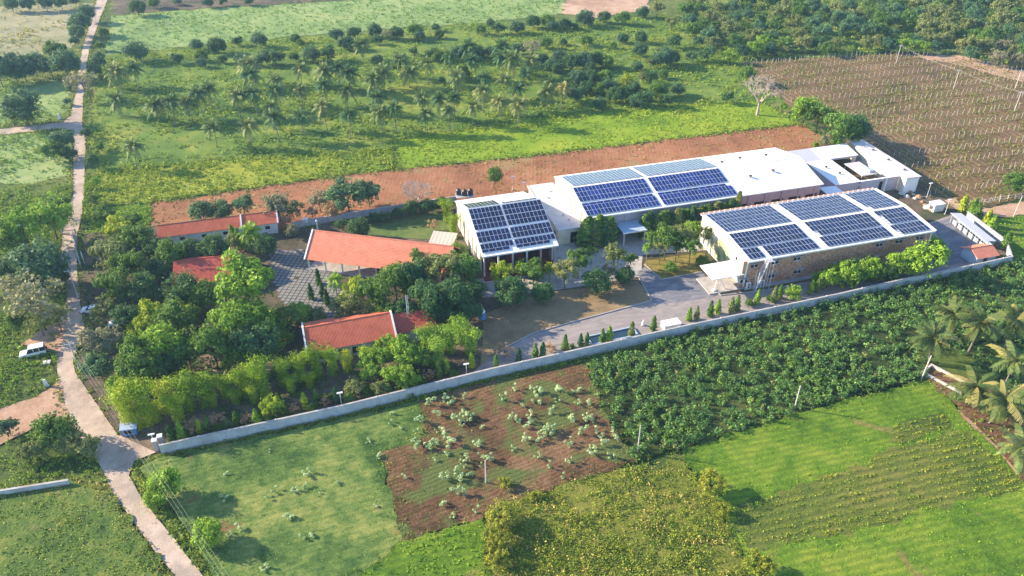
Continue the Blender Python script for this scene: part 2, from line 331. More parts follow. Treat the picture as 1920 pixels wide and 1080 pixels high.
L['brightgrass'] = leaf_mat('blade_bright', [(0.07, 0.125, 0.02), (0.15, 0.21, 0.03), (0.27, 0.27, 0.055)], vary=0.0)

# ------------------------------------------------------------------ mesh helpers
class MB:
    def __init__(s): s.v = []; s.f = []; s.mi = []
    def box(s, x0, x1, y0, y1, z0, z1, mi=0):
        b = len(s.v)
        s.v += [(x0, y0, z0), (x1, y0, z0), (x1, y1, z0), (x0, y1, z0), (x0, y0, z1), (x1, y0, z1), (x1, y1, z1), (x0, y1, z1)]
        for q in ((0, 3, 2, 1), (4, 5, 6, 7), (0, 1, 5, 4), (1, 2, 6, 5), (2, 3, 7, 6), (3, 0, 4, 7)):
            s.f.append(tuple(b + i for i in q)); s.mi.append(mi)
        return s
    def slab(s, top, t, mi=0):
        """closed slab: polygon of 3d points (counter-clockwise from above) thickened downwards by t"""
        b = len(s.v); n = len(top)
        s.v += [tuple(p) for p in top] + [(p[0], p[1], p[2] - t) for p in top]
        s.f.append(tuple(range(b, b + n))); s.f.append(tuple(range(b + 2 * n - 1, b + n - 1, -1)))
        for i in range(n):
            j = (i + 1) % n; s.f.append((b + i, b + n + i, b + n + j, b + j))
        s.mi += [mi] * (n + 2); return s
    def prism(s, prof, axis, a, b_, mi=0):
        """2-d profile extruded along 'x' (profile y,z) or 'y' (profile x,z) from a to b_"""
        k = len(s.v); n = len(prof)
        for q in (a, b_):
            s.v += [((q, p, z) if axis == 'x' else (p, q, z)) for p, z in prof]
        s.f.append(tuple(range(k, k + n))); s.f.append(tuple(range(k + 2 * n - 1, k + n - 1, -1)))
        for i in range(n):
            j = (i + 1) % n; s.f.append((k + i, k + n + i, k + n + j, k + j))
        s.mi += [mi] * (n + 2); return s
    def tube(s, pts, rad, n=6, mi=0, cap=True):
        b = len(s.v); pts = [Vector(p) for p in pts]
        for i, p in enumerate(pts):
            d = (pts[min(i + 1, len(pts) - 1)] - pts[max(i - 1, 0)]).normalized()
            u = d.orthogonal().normalized() if abs(d.z) < 0.99 else Vector((1, 0, 0)); u = (u - d * u.dot(d)).normalized(); w = d.cross(u)
            r = rad[i] if isinstance(rad, (list, tuple)) else rad
            for k in range(n):
                a = 2 * math.pi * k / n; s.v.append(tuple(p + u * (r * math.cos(a)) + w * (r * math.sin(a))))
        for i in range(len(pts) - 1):
            for k in range(n):
                k2 = (k + 1) % n; s.f.append((b + i * n + k, b + i * n + k2, b + (i + 1) * n + k2, b + (i + 1) * n + k)); s.mi.append(mi)
        if cap:
            s.f.append(tuple(b + k for k in range(n - 1, -1, -1))); s.mi.append(mi)
            e = b + (len(pts) - 1) * n; s.f.append(tuple(e + k for k in range(n))); s.mi.append(mi)
        return s
    def mesh(s, name, mats):
        m = bpy.data.meshes.new(name); m.from_pydata(s.v, [], s.f)
        for q in (mats if isinstance(mats, (list, tuple)) else [mats]): m.materials.append(q)
        if any(s.mi): m.polygons.foreach_set('material_index', s.mi)
        m.update(); return m

def link(name, data, parent=None, loc=None, rz=None):
    o = bpy.data.objects.new(name, data); COL.objects.link(o)
    if parent is not None: o.parent = parent
    if loc is not None: o.location = loc
    if rz is not None: o.rotation_euler = (0, 0, rz)
    return o
def part(name, mb, mat, parent, loc=None, rz=None): return link(name, mb.mesh(name, mat), parent, loc, rz)
def bx(name, parent, mat, x0, x1, y0, y1, z0, z1): return part(name, MB().box(x0, x1, y0, y1, z0, z1), mat, parent)
def tag(o, label=None, cat=None, group=None, kind=None):
    if label: o['label'] = label
    if cat: o['category'] = cat
    if group: o['group'] = group
    if kind: o['kind'] = kind
    return o
def thing(name, label, cat, loc=(0, 0, 0), rz=0.0, group=None):
    o = link(name, None, None, loc, rz); o.empty_display_size = 0.3
    return tag(o, label, cat, group)
def ordn(n): return '%d%s' % (n, 'th' if 10 <= n % 100 <= 20 else {1: 'st', 2: 'nd', 3: 'rd'}.get(n % 10, 'th'))

def fast_mesh(name, co, nper, mat):
    """co: (k*nper,3) vertices, consecutive nper vertices make one face"""
    k = len(co) // nper; m = bpy.data.meshes.new(name)
    m.vertices.add(len(co)); m.vertices.foreach_set('co', np.ascontiguousarray(co, dtype=np.float32).ravel())
    m.loops.add(len(co)); m.loops.foreach_set('vertex_index', np.arange(len(co), dtype=np.int32))
    m.polygons.add(k); m.polygons.foreach_set('loop_start', np.arange(0, len(co), nper, dtype=np.int32))
    m.update(calc_edges=True); m.materials.append(mat); return m
def unit(a): return a / np.maximum(1e-9, np.linalg.norm(a, axis=1, keepdims=True))
def leaf_quads(rng, P, N, S, asp=0.6, ups=None):
    """rhombic leaves at P facing N with half-length S; returns (4n,3)"""
    n = len(P); r = rng.normal(size=(n, 3)) if ups is None else ups
    t1 = unit(np.cross(N, r)) ; t2 = np.cross(N, t1)
    S = np.asarray(S).reshape(-1, 1) * np.ones((n, 1))
    if ups is not None: t1, t2 = t2, t1
    c = np.empty((n, 4, 3)); w = asp * S
    c[:, 0] = P - t1 * S; c[:, 1] = P + t2 * w - t1 * S * 0.15; c[:, 2] = P + t1 * S; c[:, 3] = P - t2 * w - t1 * S * 0.15
    return c.reshape(-1, 3)
def clumps(rng, C, Rd, nper, size, outw=1.0, jit=0.6, up=0.25, flat=1.0, asp=0.6):
    C = np.asarray(C, float); Rd = np.asarray(Rd, float); k = len(C)
    d = unit(rng.normal(size=(k * nper, 3))); rr = 0.55 + 0.5 * rng.random((k * nper, 1))
    off = d * rr * np.repeat(Rd, nper)[:, None]; off[:, 2] *= flat
    P = np.repeat(C, nper, 0) + off
    N = unit(d * outw + rng.normal(size=d.shape) * jit + np.array([0, 0, up]))
    return leaf_quads(rng, P, N, size * (0.6 + 0.8 * rng.random(len(P))), asp)
# ================================================================== THE LARGE STRUCTURE: ground, fields, roads
rngE = random.Random(5)
def smooth_edge(pts, amp, step):
    """walk round the polygon and push each edge in and out along its own normal; corners stay put"""
    out = []
    for i, a in enumerate(pts):
        b = pts[(i + 1) % len(pts)]; d = math.dist(a, b); n = max(1, int(d / step))
        nx, ny = -(b[1] - a[1]) / max(d, 1e-6), (b[0] - a[0]) / max(d, 1e-6)
        f = [(rngE.uniform(.25, 1.6), rngE.random() * 6.28, rngE.uniform(.4, 1)) for _ in range(4)]
        for k in range(n):
            t = k / n; env = min(1, t * d / 3, (1 - t) * d / 3)
            o = amp * env * (sum(w * math.sin(q * t * d + ph) for q, ph, w in f) / 2 + rngE.gauss(0, .25))
            out.append((a[0] + (b[0] - a[0]) * t + nx * o, a[1] + (b[1] - a[1]) * t + ny * o))
    return out
Z_LAYER = [0.0]
FIELDS = {}
def sheet(name, poly, mat, label, cat, amp=0.25, step=2.0, z=None, world=False, kind='structure'):
    w = [tuple(p) for p in poly] if world else [W(*p) for p in poly]
    FIELDS[label] = np.array(w)
    e = smooth_edge(w, amp * 2.0 if amp >= .25 else amp, step * (.6 if amp >= .25 else 1)) if amp else w
    if z is None: Z_LAYER[0] += 0.012; z = Z_LAYER[0]
    vv = [(x, y, z) for x, y in e]
    tris = tessellate_polygon([[Vector(p) for p in vv]])
    m = bpy.data.meshes.new(name); m.from_pydata(vv, [], [tuple(t) for t in tris]); m.materials.append(mat); m.update()
    nz = m.polygons[0].normal.z if len(m.polygons) else 1
    if nz < 0: m.flip_normals()
    o = link(name, m); tag(o, label, cat, kind=kind); return o

g = MB(); g.v = [(-950, -320, 0), (950, -320, 0), (950, 1480, 0), (-950, 1480, 0)]; g.f = [(0, 1, 2, 3)]; g.mi = [0]
tag(part('ground', g, M['ground'], None), 'patchy green and earthy ground around all the fields', 'ground', kind='structure')

S = sheet
S('field', [(-260, 18), (-60, 14), (178, 6), (150, 60), (128, 96), (0, 112), (-260, 120)], M['straw'], 'pale straw-coloured field beyond the hedge beside the far road', 'field', 0.6, 4)
S('field', [(-200, 160), (30, 152), (125, 150), (133, 205), (80, 228), (-200, 240)], M['palefield'], 'grassy plot in the fork above the side road', 'field', 0.5, 4)
S('field', [(-200, 262), (60, 248), (135, 262), (130, 330), (60, 345), (-200, 352)], M['palefield'], 'green plot just below the side road', 'field', 0.5, 4)
S('field', [(208, 30), (430, 14), (640, 3), (900, -8), (1075, -18), (1052, 26), (900, 43), (640, 60), (470, 76), (270, 94), (196, 104)], M['palefield'], 'broad pale green field beyond the orchard trees', 'field', 0.8, 5)
S('field', [(208, 28), (420, 13), (640, 1), (640, -20), (215, -4)], M['earth'], 'strip of brown earth at the far edge of the pale field', 'field', 0.8, 5)
S('field', [(196, 104), (470, 77), (900, 44), (1270, 30), (1400, 116), (1470, 190), (1180, 225), (742, 262), (735, 290), (180, 330), (166, 240)], M['grove'], 'grassy floor of the coconut grove and orchard', 'field', 0.8, 5)
S('field', [(1290, -20), (2100, -40), (2300, 140), (1920, 128), (1800, 104), (1690, 98), (1400, 116), (1300, 60)], M['rough'], 'rough scrub ground of the wood beyond the vineyard', 'field', 0.8, 5)
S('field', [(1060, -10), (1215, -12), (1215, 18), (1120, 34), (1055, 26)], M['bareearth'], 'bare pinkish earth patch behind the orchard', 'field', 0.8, 4)
S('field', [(739, 263), (1000, 222), (1180, 205), (1290, 196), (1425, 190), (1502, 233), (1280, 258), (1000, 292), (742, 319)], M['bright'], 'bright yellow-green meadow behind the red soil strip', 'field', 0.4, 3)
S('field', [(182, 322), (450, 298), (735, 280), (741, 318), (660, 326), (285, 379), (178, 388)], M['yellowcrop'], 'yellow-green crop strip beside the road', 'field', 0.4, 3)
S('field', [(168, 392), (286, 381), (281, 424), (250, 470), (165, 470)], M['lime'], 'small green strip between road and red soil', 'field', 0.3, 3)
S('field', [(286, 381), (660, 327), (1000, 293), (1280, 259), (1502, 234), (1560, 268), (1540, 290), (1450, 300), (1250, 330), (1000, 372), (700, 405), (560, 432), (283, 452)], M['redsoil'], 'long ploughed red soil strip behind the buildings', 'field', 0.3, 3)
S('field', [(1388, 118), (1690, 100), (1800, 106), (1925, 134), (2150, 190), (2150, 395), (1925, 372), (1830, 392), (1760, 392), (1715, 345), (1600, 262), (1500, 214)], M['vinesoil'], 'brown vineyard soil with green vine rows', 'field', 0.5, 4)
S('field', [(1690, 104), (1800, 105), (1925, 130), (2150, 185), (2150, 205), (1900, 150), (1780, 118)], M['bareearth'], 'bare red earth edge along the vineyard', 'field', 0.5, 4)
S('field', [(1825, 396), (1925, 378), (2150, 392), (2150, 420), (1925, 404), (1860, 408)], M['bareearth'], 'red earth bank by the white rail fence', 'field', 0.4, 3)
S('field', [(1850, 412), (1925, 405), (2150, 420), (2150, 520), (1930, 492), (1895, 482)], M['lime'], 'green field beside the small red roofed hut', 'field', 0.4, 3)
# roads
S('road', [(184, -30), (182, 0), (170, 37), (153, 100), (147, 133), (143, 173), (133, 217), (118, 230), (0, 243), (-220, 262), (-220, 278), (0, 254), (118, 241), (139, 247), (138, 263), (138, 360), (128, 410), (118, 433), (115, 483), (123, 517), (126, 560), (112, 610), (107, 680), (110, 720), (122, 760), (147, 820), (182, 863), (213, 927), (267, 1003), (328, 1080), (395, 1170), (455, 1170), (380, 1080), (307, 987), (270, 940), (242, 893), (252, 866), (296, 848), (294, 822), (222, 818), (210, 800), (157, 722), (142, 700), (137, 680), (148, 643), (160, 620), (152, 577), (145, 510), (145, 443), (154, 403), (158, 360), (161, 267), (154, 230), (157, 180), (163, 123), (167, 97), (187, 37), (202, 0), (208, -30)],
  M['road'], 'dusty pale road running past the compound gate', 'road', 0.12, 2.0)
S('path', [(-120, 778), (0, 768), (70, 745), (110, 716), (122, 762), (140, 800), (100, 800), (60, 806), (0, 836), (-120, 860), (-120, 830), (0, 806), (40, 788), (0, 790), (-120, 800)], M['bareearth'], 'red earth track turning off the road', 'path', 0.3, 2)
S('path', [(38, 648), (80, 618), (126, 600), (120, 640), (108, 668), (80, 650)], M['bareearth'], 'bare earth lay-by beside the parked vehicle', 'path', 0.25, 1.5)
S('path', [(1738, 388), (1790, 372), (1812, 398), (1784, 402), (1800, 412), (1762, 420), (1742, 404)], M['bareearth'], 'bare orange earth behind the rubble-walled hall', 'path', 0.2, 2)
# compound
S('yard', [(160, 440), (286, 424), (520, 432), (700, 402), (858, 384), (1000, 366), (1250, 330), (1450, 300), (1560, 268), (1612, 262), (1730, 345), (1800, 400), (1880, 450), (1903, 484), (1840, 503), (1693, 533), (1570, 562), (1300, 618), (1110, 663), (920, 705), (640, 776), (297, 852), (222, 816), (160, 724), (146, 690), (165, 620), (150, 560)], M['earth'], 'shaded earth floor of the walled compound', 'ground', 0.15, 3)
S('paving', [(1002, 470), (1090, 440), (1215, 436), (1262, 432), (1330, 470), (1205, 480), (1200, 520), (1030, 548), (905, 560), (870, 540)], M['concrete'], 'pale concrete forecourt before the solar halls', 'ground', 0.1, 3)
S('drive', [(955, 690), (905, 706), (870, 713), (930, 664), (1000, 628), (1080, 604), (1215, 567), (1195, 512), (1212, 500), (1225, 516), (1240, 526), (1315, 512), (1336, 545), (1352, 556), (1420, 548), (1560, 525), (1700, 500), (1760, 480), (1740, 420), (1790, 402), (1838, 460), (1842, 494), (1693, 528), (1570, 557), (1300, 613), (1110, 657)], M['drive'], 'dusty grey driveway inside the boundary wall', 'road', 0.08, 2)
S('drive', [(1197, 512), (1213, 502), (1240, 527), (1318, 513), (1334, 544), (1348, 556), (1290, 566), (1225, 573), (1217, 562)], M['asphalt'], 'dark patched asphalt turning area by the white canopy', 'road', 0.1, 1.5)
S('drive', [(1742, 424), (1786, 408), (1842, 462), (1836, 490), (1700, 512), (1745, 480), (1762, 450)], M['asphalt'], 'dark asphalt yard between the hall and grey shed', 'road', 0.1, 2)
S('lawn', [(905, 592), (960, 570), (1030, 548), (1130, 540), (1196, 528), (1222, 566), (1080, 603), (1000, 626), (930, 661), (900, 690), (905, 640)], M['drylawn'], 'dry brown lawn beside the driveway', 'lawn', 0.1, 2)
S('lawn', [(1206, 500), (1212, 490), (1320, 475), (1330, 505), (1316, 511), (1240, 525)], M['islelawn'], 'golden lawn island under the slim trees', 'lawn', 0.1, 1.5)
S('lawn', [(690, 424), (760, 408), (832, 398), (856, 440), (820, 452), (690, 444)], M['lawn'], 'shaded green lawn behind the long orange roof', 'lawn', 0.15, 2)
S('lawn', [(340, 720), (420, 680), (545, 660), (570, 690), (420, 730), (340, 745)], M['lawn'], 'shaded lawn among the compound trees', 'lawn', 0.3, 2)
S('path', [(360, 712), (400, 696), (500, 680), (545, 676), (500, 702), (380, 728)], M['bareearth'], 'red earth path in the tree shade', 'path', 0.3, 2)
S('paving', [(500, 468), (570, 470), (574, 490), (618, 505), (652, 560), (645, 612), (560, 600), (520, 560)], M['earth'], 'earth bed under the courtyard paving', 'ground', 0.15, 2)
# foreground fields
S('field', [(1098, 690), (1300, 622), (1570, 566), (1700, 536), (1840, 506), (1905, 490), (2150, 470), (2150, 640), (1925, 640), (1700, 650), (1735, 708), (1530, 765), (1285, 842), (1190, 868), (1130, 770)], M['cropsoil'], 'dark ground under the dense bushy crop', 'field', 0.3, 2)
S('field', [(1278, 845), (1530, 768), (1742, 714), (1925, 912), (2060, 1080), (2060, 1180), (1440, 1180), (1372, 1000), (1300, 890)], M['lime'], 'bright green field near the coconut palms', 'field', 0.25, 2)
S('field', [(1380, 950), (1560, 892), (1690, 840), (1810, 810), (1920, 912), (1880, 930), (1800, 940), (1640, 990), (1500, 1020), (1400, 1030), (1372, 990)], M['weedrow'], 'darker weedy rows crossing the bright green field', 'field', 0.5, 2)
S('field', [(1672, 806), (1700, 790), (1770, 778), (1786, 800), (1740, 815), (1690, 835), (1668, 832)], M['weedrow'], 'small weedy patch in the bright green field', 'field', 0.3, 1.5)
S('field', [(905, 990), (930, 945), (1120, 892), (1280, 868), (1310, 900), (1375, 1005), (1445, 1180), (900, 1180)], M['weeds'], 'yellowish weed field at the near edge', 'field', 0.4, 2)
S('field', [(640, 1085), (755, 1015), (905, 975), (915, 1180), (560, 1180)], M['lime'], 'bright green weedy strip by the ploughed patch', 'field', 0.4, 2)
S('field', [(714, 852), (796, 822), (786, 755), (900, 722), (1100, 684), (1130, 770), (1195, 868), (1120, 894), (930, 948), (905, 975), (752, 1018), (735, 940)], M['plough'], 'ploughed red-brown patch dotted with pale small trees', 'field', 0.3, 1.5)
S('field', [(300, 862), (540, 812), (786, 757), (798, 822), (714, 852), (738, 940), (755, 1015), (560, 1180), (470, 1180), (345, 985), (262, 880)], M['mint'], 'light green field below the boundary wall', 'field', 0.3, 2)
S('field', [(-200, 960), (0, 930), (130, 902), (205, 925), (262, 1005), (392, 1180), (-200, 1180)], M['rough'], 'rough green field in the near corner by the road', 'field', 0.4, 2)
S('field', [(1735, 712), (1765, 700), (2100, 760), (2100, 1060), (1990, 985), (1900, 880), (1830, 800)], M['plough'], 'red earth below the near coconut palms', 'field', 0.3, 2)

# kerbs and paving pieces
def ribbon(name, pts, width, z0, z1, mat, label, cat, kind=None, world=False):
    w = [Vector(p) for p in pts] if world else [Vector(W(*p)) for p in pts]
    mb = MB()
    for i in range(len(w) - 1):
        a, b = w[i], w[i + 1]; d = (b - a).normalized(); n = Vector((-d.y, d.x)) * (width / 2)
        q = [a + n, a - n, b - n, b + n]
        mb.slab([(p.x, p.y, z1) for p in q], z1 - z0)
    o = part(name, mb, mat, None); tag(o, label, cat, kind=kind); return o
ribbon('kerb', [(930, 663), (1000, 627), (1080, 604), (1222, 566), (1197, 522)], 0.22, 0.0, 0.47, M['concrete'], 'concrete kerb edging the dry brown lawn', 'kerb', 'structure')
ribbon('kerb', [(1208, 498), (1240, 526), (1318, 512)], 0.22, 0.0, 0.47, M['concrete'], 'concrete kerb edging the golden lawn island', 'kerb', 'structure')
ribbon('kerb', [(1337, 545), (1352, 556), (1430, 547), (1560, 524)], 0.22, 0.0, 0.47, M['concrete'], 'concrete kerb along the rubble hall plinth', 'kerb', 'structure')

# courtyard pavers: real blocks with open joints, one part of the courtyard
def inside(P, poly):
    x, y = P[:, 0], P[:, 1]; res = np.zeros(len(P), bool); n = len(poly); j = n - 1
    for i in range(n):
        xi, yi = poly[i]; xj, yj = poly[j]
        c = ((yi > y) != (yj > y)) & (x < (xj - xi) * (y - yi) / (yj - yi + 1e-12) + xi); res ^= c; j = i
    return res
rp = np.random.default_rng(3)
pav = np.array([W(*p) for p in [(502, 470), (568, 471), (576, 492), (618, 507), (650, 560), (644, 608), (562, 598), (522, 558)]])
ax = np.array([math.cos(R(-7)), math.sin(R(-7))]); ay = np.array([-ax[1], ax[0]])
mbp = MB(); o0 = pav.mean(0)
court = thing('courtyard', None, None, (o0[0], o0[1], 0)); court['kind'] = 'structure'; court['label'] = 'courtyard of square grey pavers by the orange roof'
pm = MB().box(-0.45, 0.45, -0.45, 0.45, 0.30, 0.40).mesh('paver', M['paver'])
cells = []
for i in range(-26, 27):
    for j in range(-26, 27):
        p = o0 + ax * (i * 1.12) + ay * (j * 1.12)
        if inside(p[None], pav)[0]: cells.append(p)
cells.sort(key=lambda p: p[1])
for k, p in enumerate(cells):
    if k < 290:
        o = link('paver', pm, court, (p[0] - o0[0], p[1] - o0[1], rp.normal(0, 0.012)), R(-7) + rp.normal(0, 0.02))
    else:
        dx, dy = p - o0; a = R(-7); ca, sa = math.cos(a) * 0.45, math.sin(a) * 0.45
        mbp.slab([(dx - ca + sa, dy - sa - ca, 0.4), (dx + ca + sa, dy + sa - ca, 0.4), (dx + ca - sa, dy + sa + ca, 0.4), (dx - ca - sa, dy - sa + ca, 0.4)], 0.1)
if mbp.v: part('paver_field', mbp, M['paver'], court)['kind'] = 'stuff'

# ------------------------------------------------------------------ uncountable low growth (stuff)
def sample(poly, dens, rng, rows=None, holes=(), clump=0.0):
    lo, hi = poly.min(0), poly.max(0); n = int(dens * (hi[0] - lo[0]) * (hi[1] - lo[1]))
    P = lo + (hi - lo) * rng.random((n, 2))
    if rows:
        az, gap = rows; ca, sa = math.cos(R(az)), math.sin(R(az))
        a = P @ np.array([ca, sa]); b = P @ np.array([-sa, ca])
        b = np.round(b / gap) * gap + rng.normal(0, gap * 0.13, n); P = np.stack([a * ca - b * sa, a * sa + b * ca], 1)
    keep = inside(P, poly)
    for h in holes: keep &= ~inside(P, h)
    if clump:
        k = sum(np.sin(P[:, 0] * fx + ph) * np.cos(P[:, 1] * fy + ph * 1.7) for fx, fy, ph in ((.11, .14, 1.), (.31, .23, 2.), (.05, .09, .3), (.6, .55, 4)))
        keep &= rng.random(n) < np.clip(0.55 + clump * k, 0.08, 1)
    P = P[keep]
    # only what a camera near the photograph's could see
    th = np.abs(P[:, 0]) < 40 + 0.72 * P[:, 1]
    return P[th & (P[:, 1] > 55) & (P[:, 1] < 520)]
def growth(name, label, cat, poly, dens, h, leafs, size, mat, seed, rows=None, holes=(), clump=0.0, spread=1.0, jit=1.0, flat=False):
    rng = np.random.default_rng(seed); P2 = sample(poly, dens, rng, rows, holes, clump); n = len(P2)
    if n == 0: return
    hs = h * (0.55 + 0.75 * rng.random(n))
    P = np.repeat(np.c_[P2, np.zeros(n)], leafs, 0); H_ = np.repeat(hs, leafs)
    off = rng.normal(size=P.shape) * np.array([0.35, 0.35, 0]) * (H_ * spread)[:, None]
    P = P + off; P[:, 2] = H_ * (0.25 + 0.7 * rng.random(len(P))) + 0.1
    N = unit(off * np.array([1, 1, 0]) / (H_[:, None] * 0.5 + 1e-6) + rng.normal(size=P.shape) * 0.6 * jit + np.array([0, 0, 0.7]))
    co = leaf_quads(rng, P, N, size * (0.6 + 0.8 * rng.random(len(P))), 0.55)
    return tag(link(name, fast_mesh(name, co, 4, mat)), label, cat, kind='stuff')
FL = FIELDS
def fp(label): return FL[label]
lime = fp('bright green field near the coconut palms')
weedy = [fp('darker weedy rows crossing the bright green field'), fp('small weedy patch in the bright green field')]
growth('crop', 'low bright green crop in rows near the coconut palms', 'crop', lime, 8.0, 0.32, 5, 0.125, L['limegrass'], 11, rows=(14, 0.8), holes=weedy, clump=.12)
growth('weeds', 'taller olive weeds in the bright green field', 'weeds', weedy[0], 5.0, 0.5, 8, 0.13, L['weed'], 12, rows=(15, 1.5), clump=0.2)
growth('crop', 'thin green crop between the olive weeds', 'crop', weedy[0], 5.0, 0.32, 5, 0.125, L['limegrass'], 112, rows=(14, .8), clump=.3)
growth('weeds', 'small clump of olive weeds in the bright field', 'weeds', weedy[1], 2.4, 0.6, 7, 0.17, L['weed'], 13, rows=(15, 1.3))
growth('weeds', 'tall yellowish weeds at the near edge', 'weeds', fp('yellowish weed field at the near edge'), 3.4, 0.9, 18, 0.14, L['weed'], 14, clump=0.25)
growth('weeds', 'greener patches among the near weeds', 'weeds', fp('yellowish weed field at the near edge'), 1.2, 0.9, 16, 0.14, L['grass'], 114, clump=0.6)
growth('weeds', 'straw-coloured dead stalks among the near weeds', 'weeds', fp('yellowish weed field at the near edge'), 0.5, 1.3, 12, 0.18, L['drygrass'], 15, clump=0.3)
growth('weeds', 'fresh green weeds by the ploughed patch', 'weeds', fp('bright green weedy strip by the ploughed patch'), 3.0, 0.6, 8, 0.17, L['limegrass'], 16, clump=0.2)
growth('crop', 'short light green crop below the boundary wall', 'crop', fp('light green field below the boundary wall'), 7.0, 0.36, 5, 0.145, L['mintgrass'], 17, rows=(20, 0.8), clump=0.15)
growth('weeds', 'scattered weeds on the ploughed red-brown patch', 'weeds', fp('ploughed red-brown patch dotted with pale small trees'), 1.6, 0.3, 4, 0.14, L['drygrass'], 18, rows=(28, 0.9), clump=0.4)
growth('weeds', 'green weeds on the ploughed red-brown patch', 'weeds', fp('ploughed red-brown patch dotted with pale small trees'), 2.4, 0.4, 5, 0.16, L['grass'], 19, clump=0.5)
growth('grass', 'rough grass in the near corner by the road', 'grass', fp('rough green field in the near corner by the road'), 4.5, 0.6, 9, 0.155, L['grass'], 20, clump=0.3)
growth('grass', 'dry grass in the near corner by the road', 'grass', fp('rough green field in the near corner by the road'), 0.9, 0.5, 6, 0.15, L['drygrass'], 21, clump=0.5)
crop = fp('dark ground under the dense bushy crop')
for sd, (lb, dn, hh, lf, cl) in enumerate((('dense dark green bushy crop beyond the boundary wall', .85, 1.7, 'crop', .05), ('brighter bushes mixed through the dense crop', .30, 1.6, 'mid', .3), ('pale shoots mixed through the dense crop', .22, 1.3, 'mintgrass', .45), ('yellowing bushes mixed through the dense crop', .06, 1.4, 'olive', .5))):
    growth('crop', lb, 'crop', crop, dn, hh, 46, 0.2, L[lf], 220 + sd, spread=0.55, clump=cl)
grove = fp('grassy floor of the coconut grove and orchard')
growth('undergrowth', 'green undergrowth below the coconut grove', 'undergrowth', grove, 0.26, 0.7, 7, 0.3, L['grass'], 23, clump=0.5, spread=1.3)
growth('undergrowth', 'yellow-green undergrowth below the coconut grove', 'undergrowth', grove, 0.5, 0.6, 6, 0.28, L['brightgrass'], 24, clump=0.5, spread=1.3)
growth('grass', 'bright meadow grass behind the red soil strip', 'grass', fp('bright yellow-green meadow behind the red soil strip'), 1.3, 0.35, 5, 0.22, L['brightgrass'], 25, clump=0.25, spread=1.4)
growth('crop', 'yellow-green crop plants beside the road', 'crop', fp('yellow-green crop strip beside the road'), 1.5, 0.7, 7, 0.27, L['brightgrass'], 26, clump=0.3, spread=1.2)
growth('grass', 'grass on the small strip between road and red soil', 'grass', fp('small green strip between road and red soil'), 1.4, 0.5, 5, 0.24, L['limegrass'], 27)
growth('grass', 'pale grass over the broad far field', 'grass', fp('broad pale green field beyond the orchard trees'), 0.3, 0.5, 4, 0.4, L['mintgrass'], 28, spread=1.5, clump=0.2)
growth('undergrowth', 'scrub undergrowth of the wood beyond the vineyard', 'undergrowth', fp('rough scrub ground of the wood beyond the vineyard'), 0.22, 1.4, 8, 0.45, L['grass'], 29, clump=0.4, spread=1.3)
growth('grass', 'green grass beside the small red roofed hut', 'grass', fp('green field beside the small red roofed hut'), 2.0, 0.3, 4, 0.18, L['limegrass'], 30)
road_w = FL['dusty pale road running past the compound gate']; comp = FL['shaded earth floor of the walled compound']
verge = np.array([W(*p) for p in [(-150, 360), (170, 330), (180, 400), (230, 470), (160, 620), (135, 700), (160, 730), (260, 870), (130, 905), (-150, 950)]])
tracks = [FL['red earth track turning off the road'], FL['bare earth lay-by beside the parked vehicle']]
growth('grass', 'wild grass along the near stretch of road', 'grass', verge, 1.7, 0.55, 7, 0.2, L['grass'], 31, holes=[road_w, comp] + tracks, clump=0.35, spread=1.2)
growth('grass', 'fresh low plants along the near stretch of road', 'grass', verge, 0.8, 0.6, 8, 0.2, L['limegrass'], 32, holes=[road_w, comp] + tracks, clump=0.6, spread=1.2)
verge2 = np.array([W(*p) for p in [(-150, 130), (200, 100), (190, 390), (-150, 380)]])
growth('grass', 'wild grass along the far stretch of road', 'grass', verge2, 0.6, 0.7, 6, 0.3, L['grass'], 33, holes=[road_w], clump=0.45, spread=1.3)
edge = np.array([W(*p) for p in [(205, 870), (262, 875), (345, 985), (480, 1180), (380, 1180), (300, 1010), (255, 930)]])
growth('grass', 'scrubby verge between the near field and road', 'grass', edge, 2.0, 0.5, 7, 0.18, L['grass'], 34, holes=[road_w], clump=0.3)
growth('undergrowth', 'shrubby undergrowth beneath the compound trees', 'undergrowth', np.array([W(*p) for p in [(165, 480), (330, 560), (470, 560), (560, 620), (540, 700), (240, 780), (165, 690)]]), 0.9, 0.9, 10, 0.25, L['dark'], 35, clump=0.3)
# vines between the posts
vine_poly = FL['brown vineyard soil with green vine rows']
growth('vines', 'low vine plants in long rows between the posts', 'vines', vine_poly, 0.8, 0.55, 6, 0.22, L['vine'], 36, rows=(-74, 2.15), clump=0.35)

growth('undergrowth', 'leafy undergrowth between bamboo and boundary wall', 'undergrowth', np.array([W(*p) for p in [(300, 800), (420, 762), (560, 720), (690, 700), (800, 680), (900, 690), (640, 762), (305, 838)]]), 1.8, 0.8, 12, 0.17, L['mid'], 40, clump=0.4)
growth('undergrowth', 'dark bushes growing below the near coconut palms', 'undergrowth', np.array([W(*p) for p in [(1700, 655), (1800, 610), (1925, 600), (2150, 600), (2150, 820), (1925, 790), (1870, 720), (1800, 690), (1740, 705)]]), 0.8, 1.5, 26, 0.27, L['crop'], 41, spread=0.8, clump=.25)
growth('weeds', 'low plants in rows on the red earth by the palms', 'weeds', fp('red earth below the near coconut palms'), 1.2, 0.6, 7, 0.2, L['grass'], 42, rows=(5, 2.2), clump=.3)

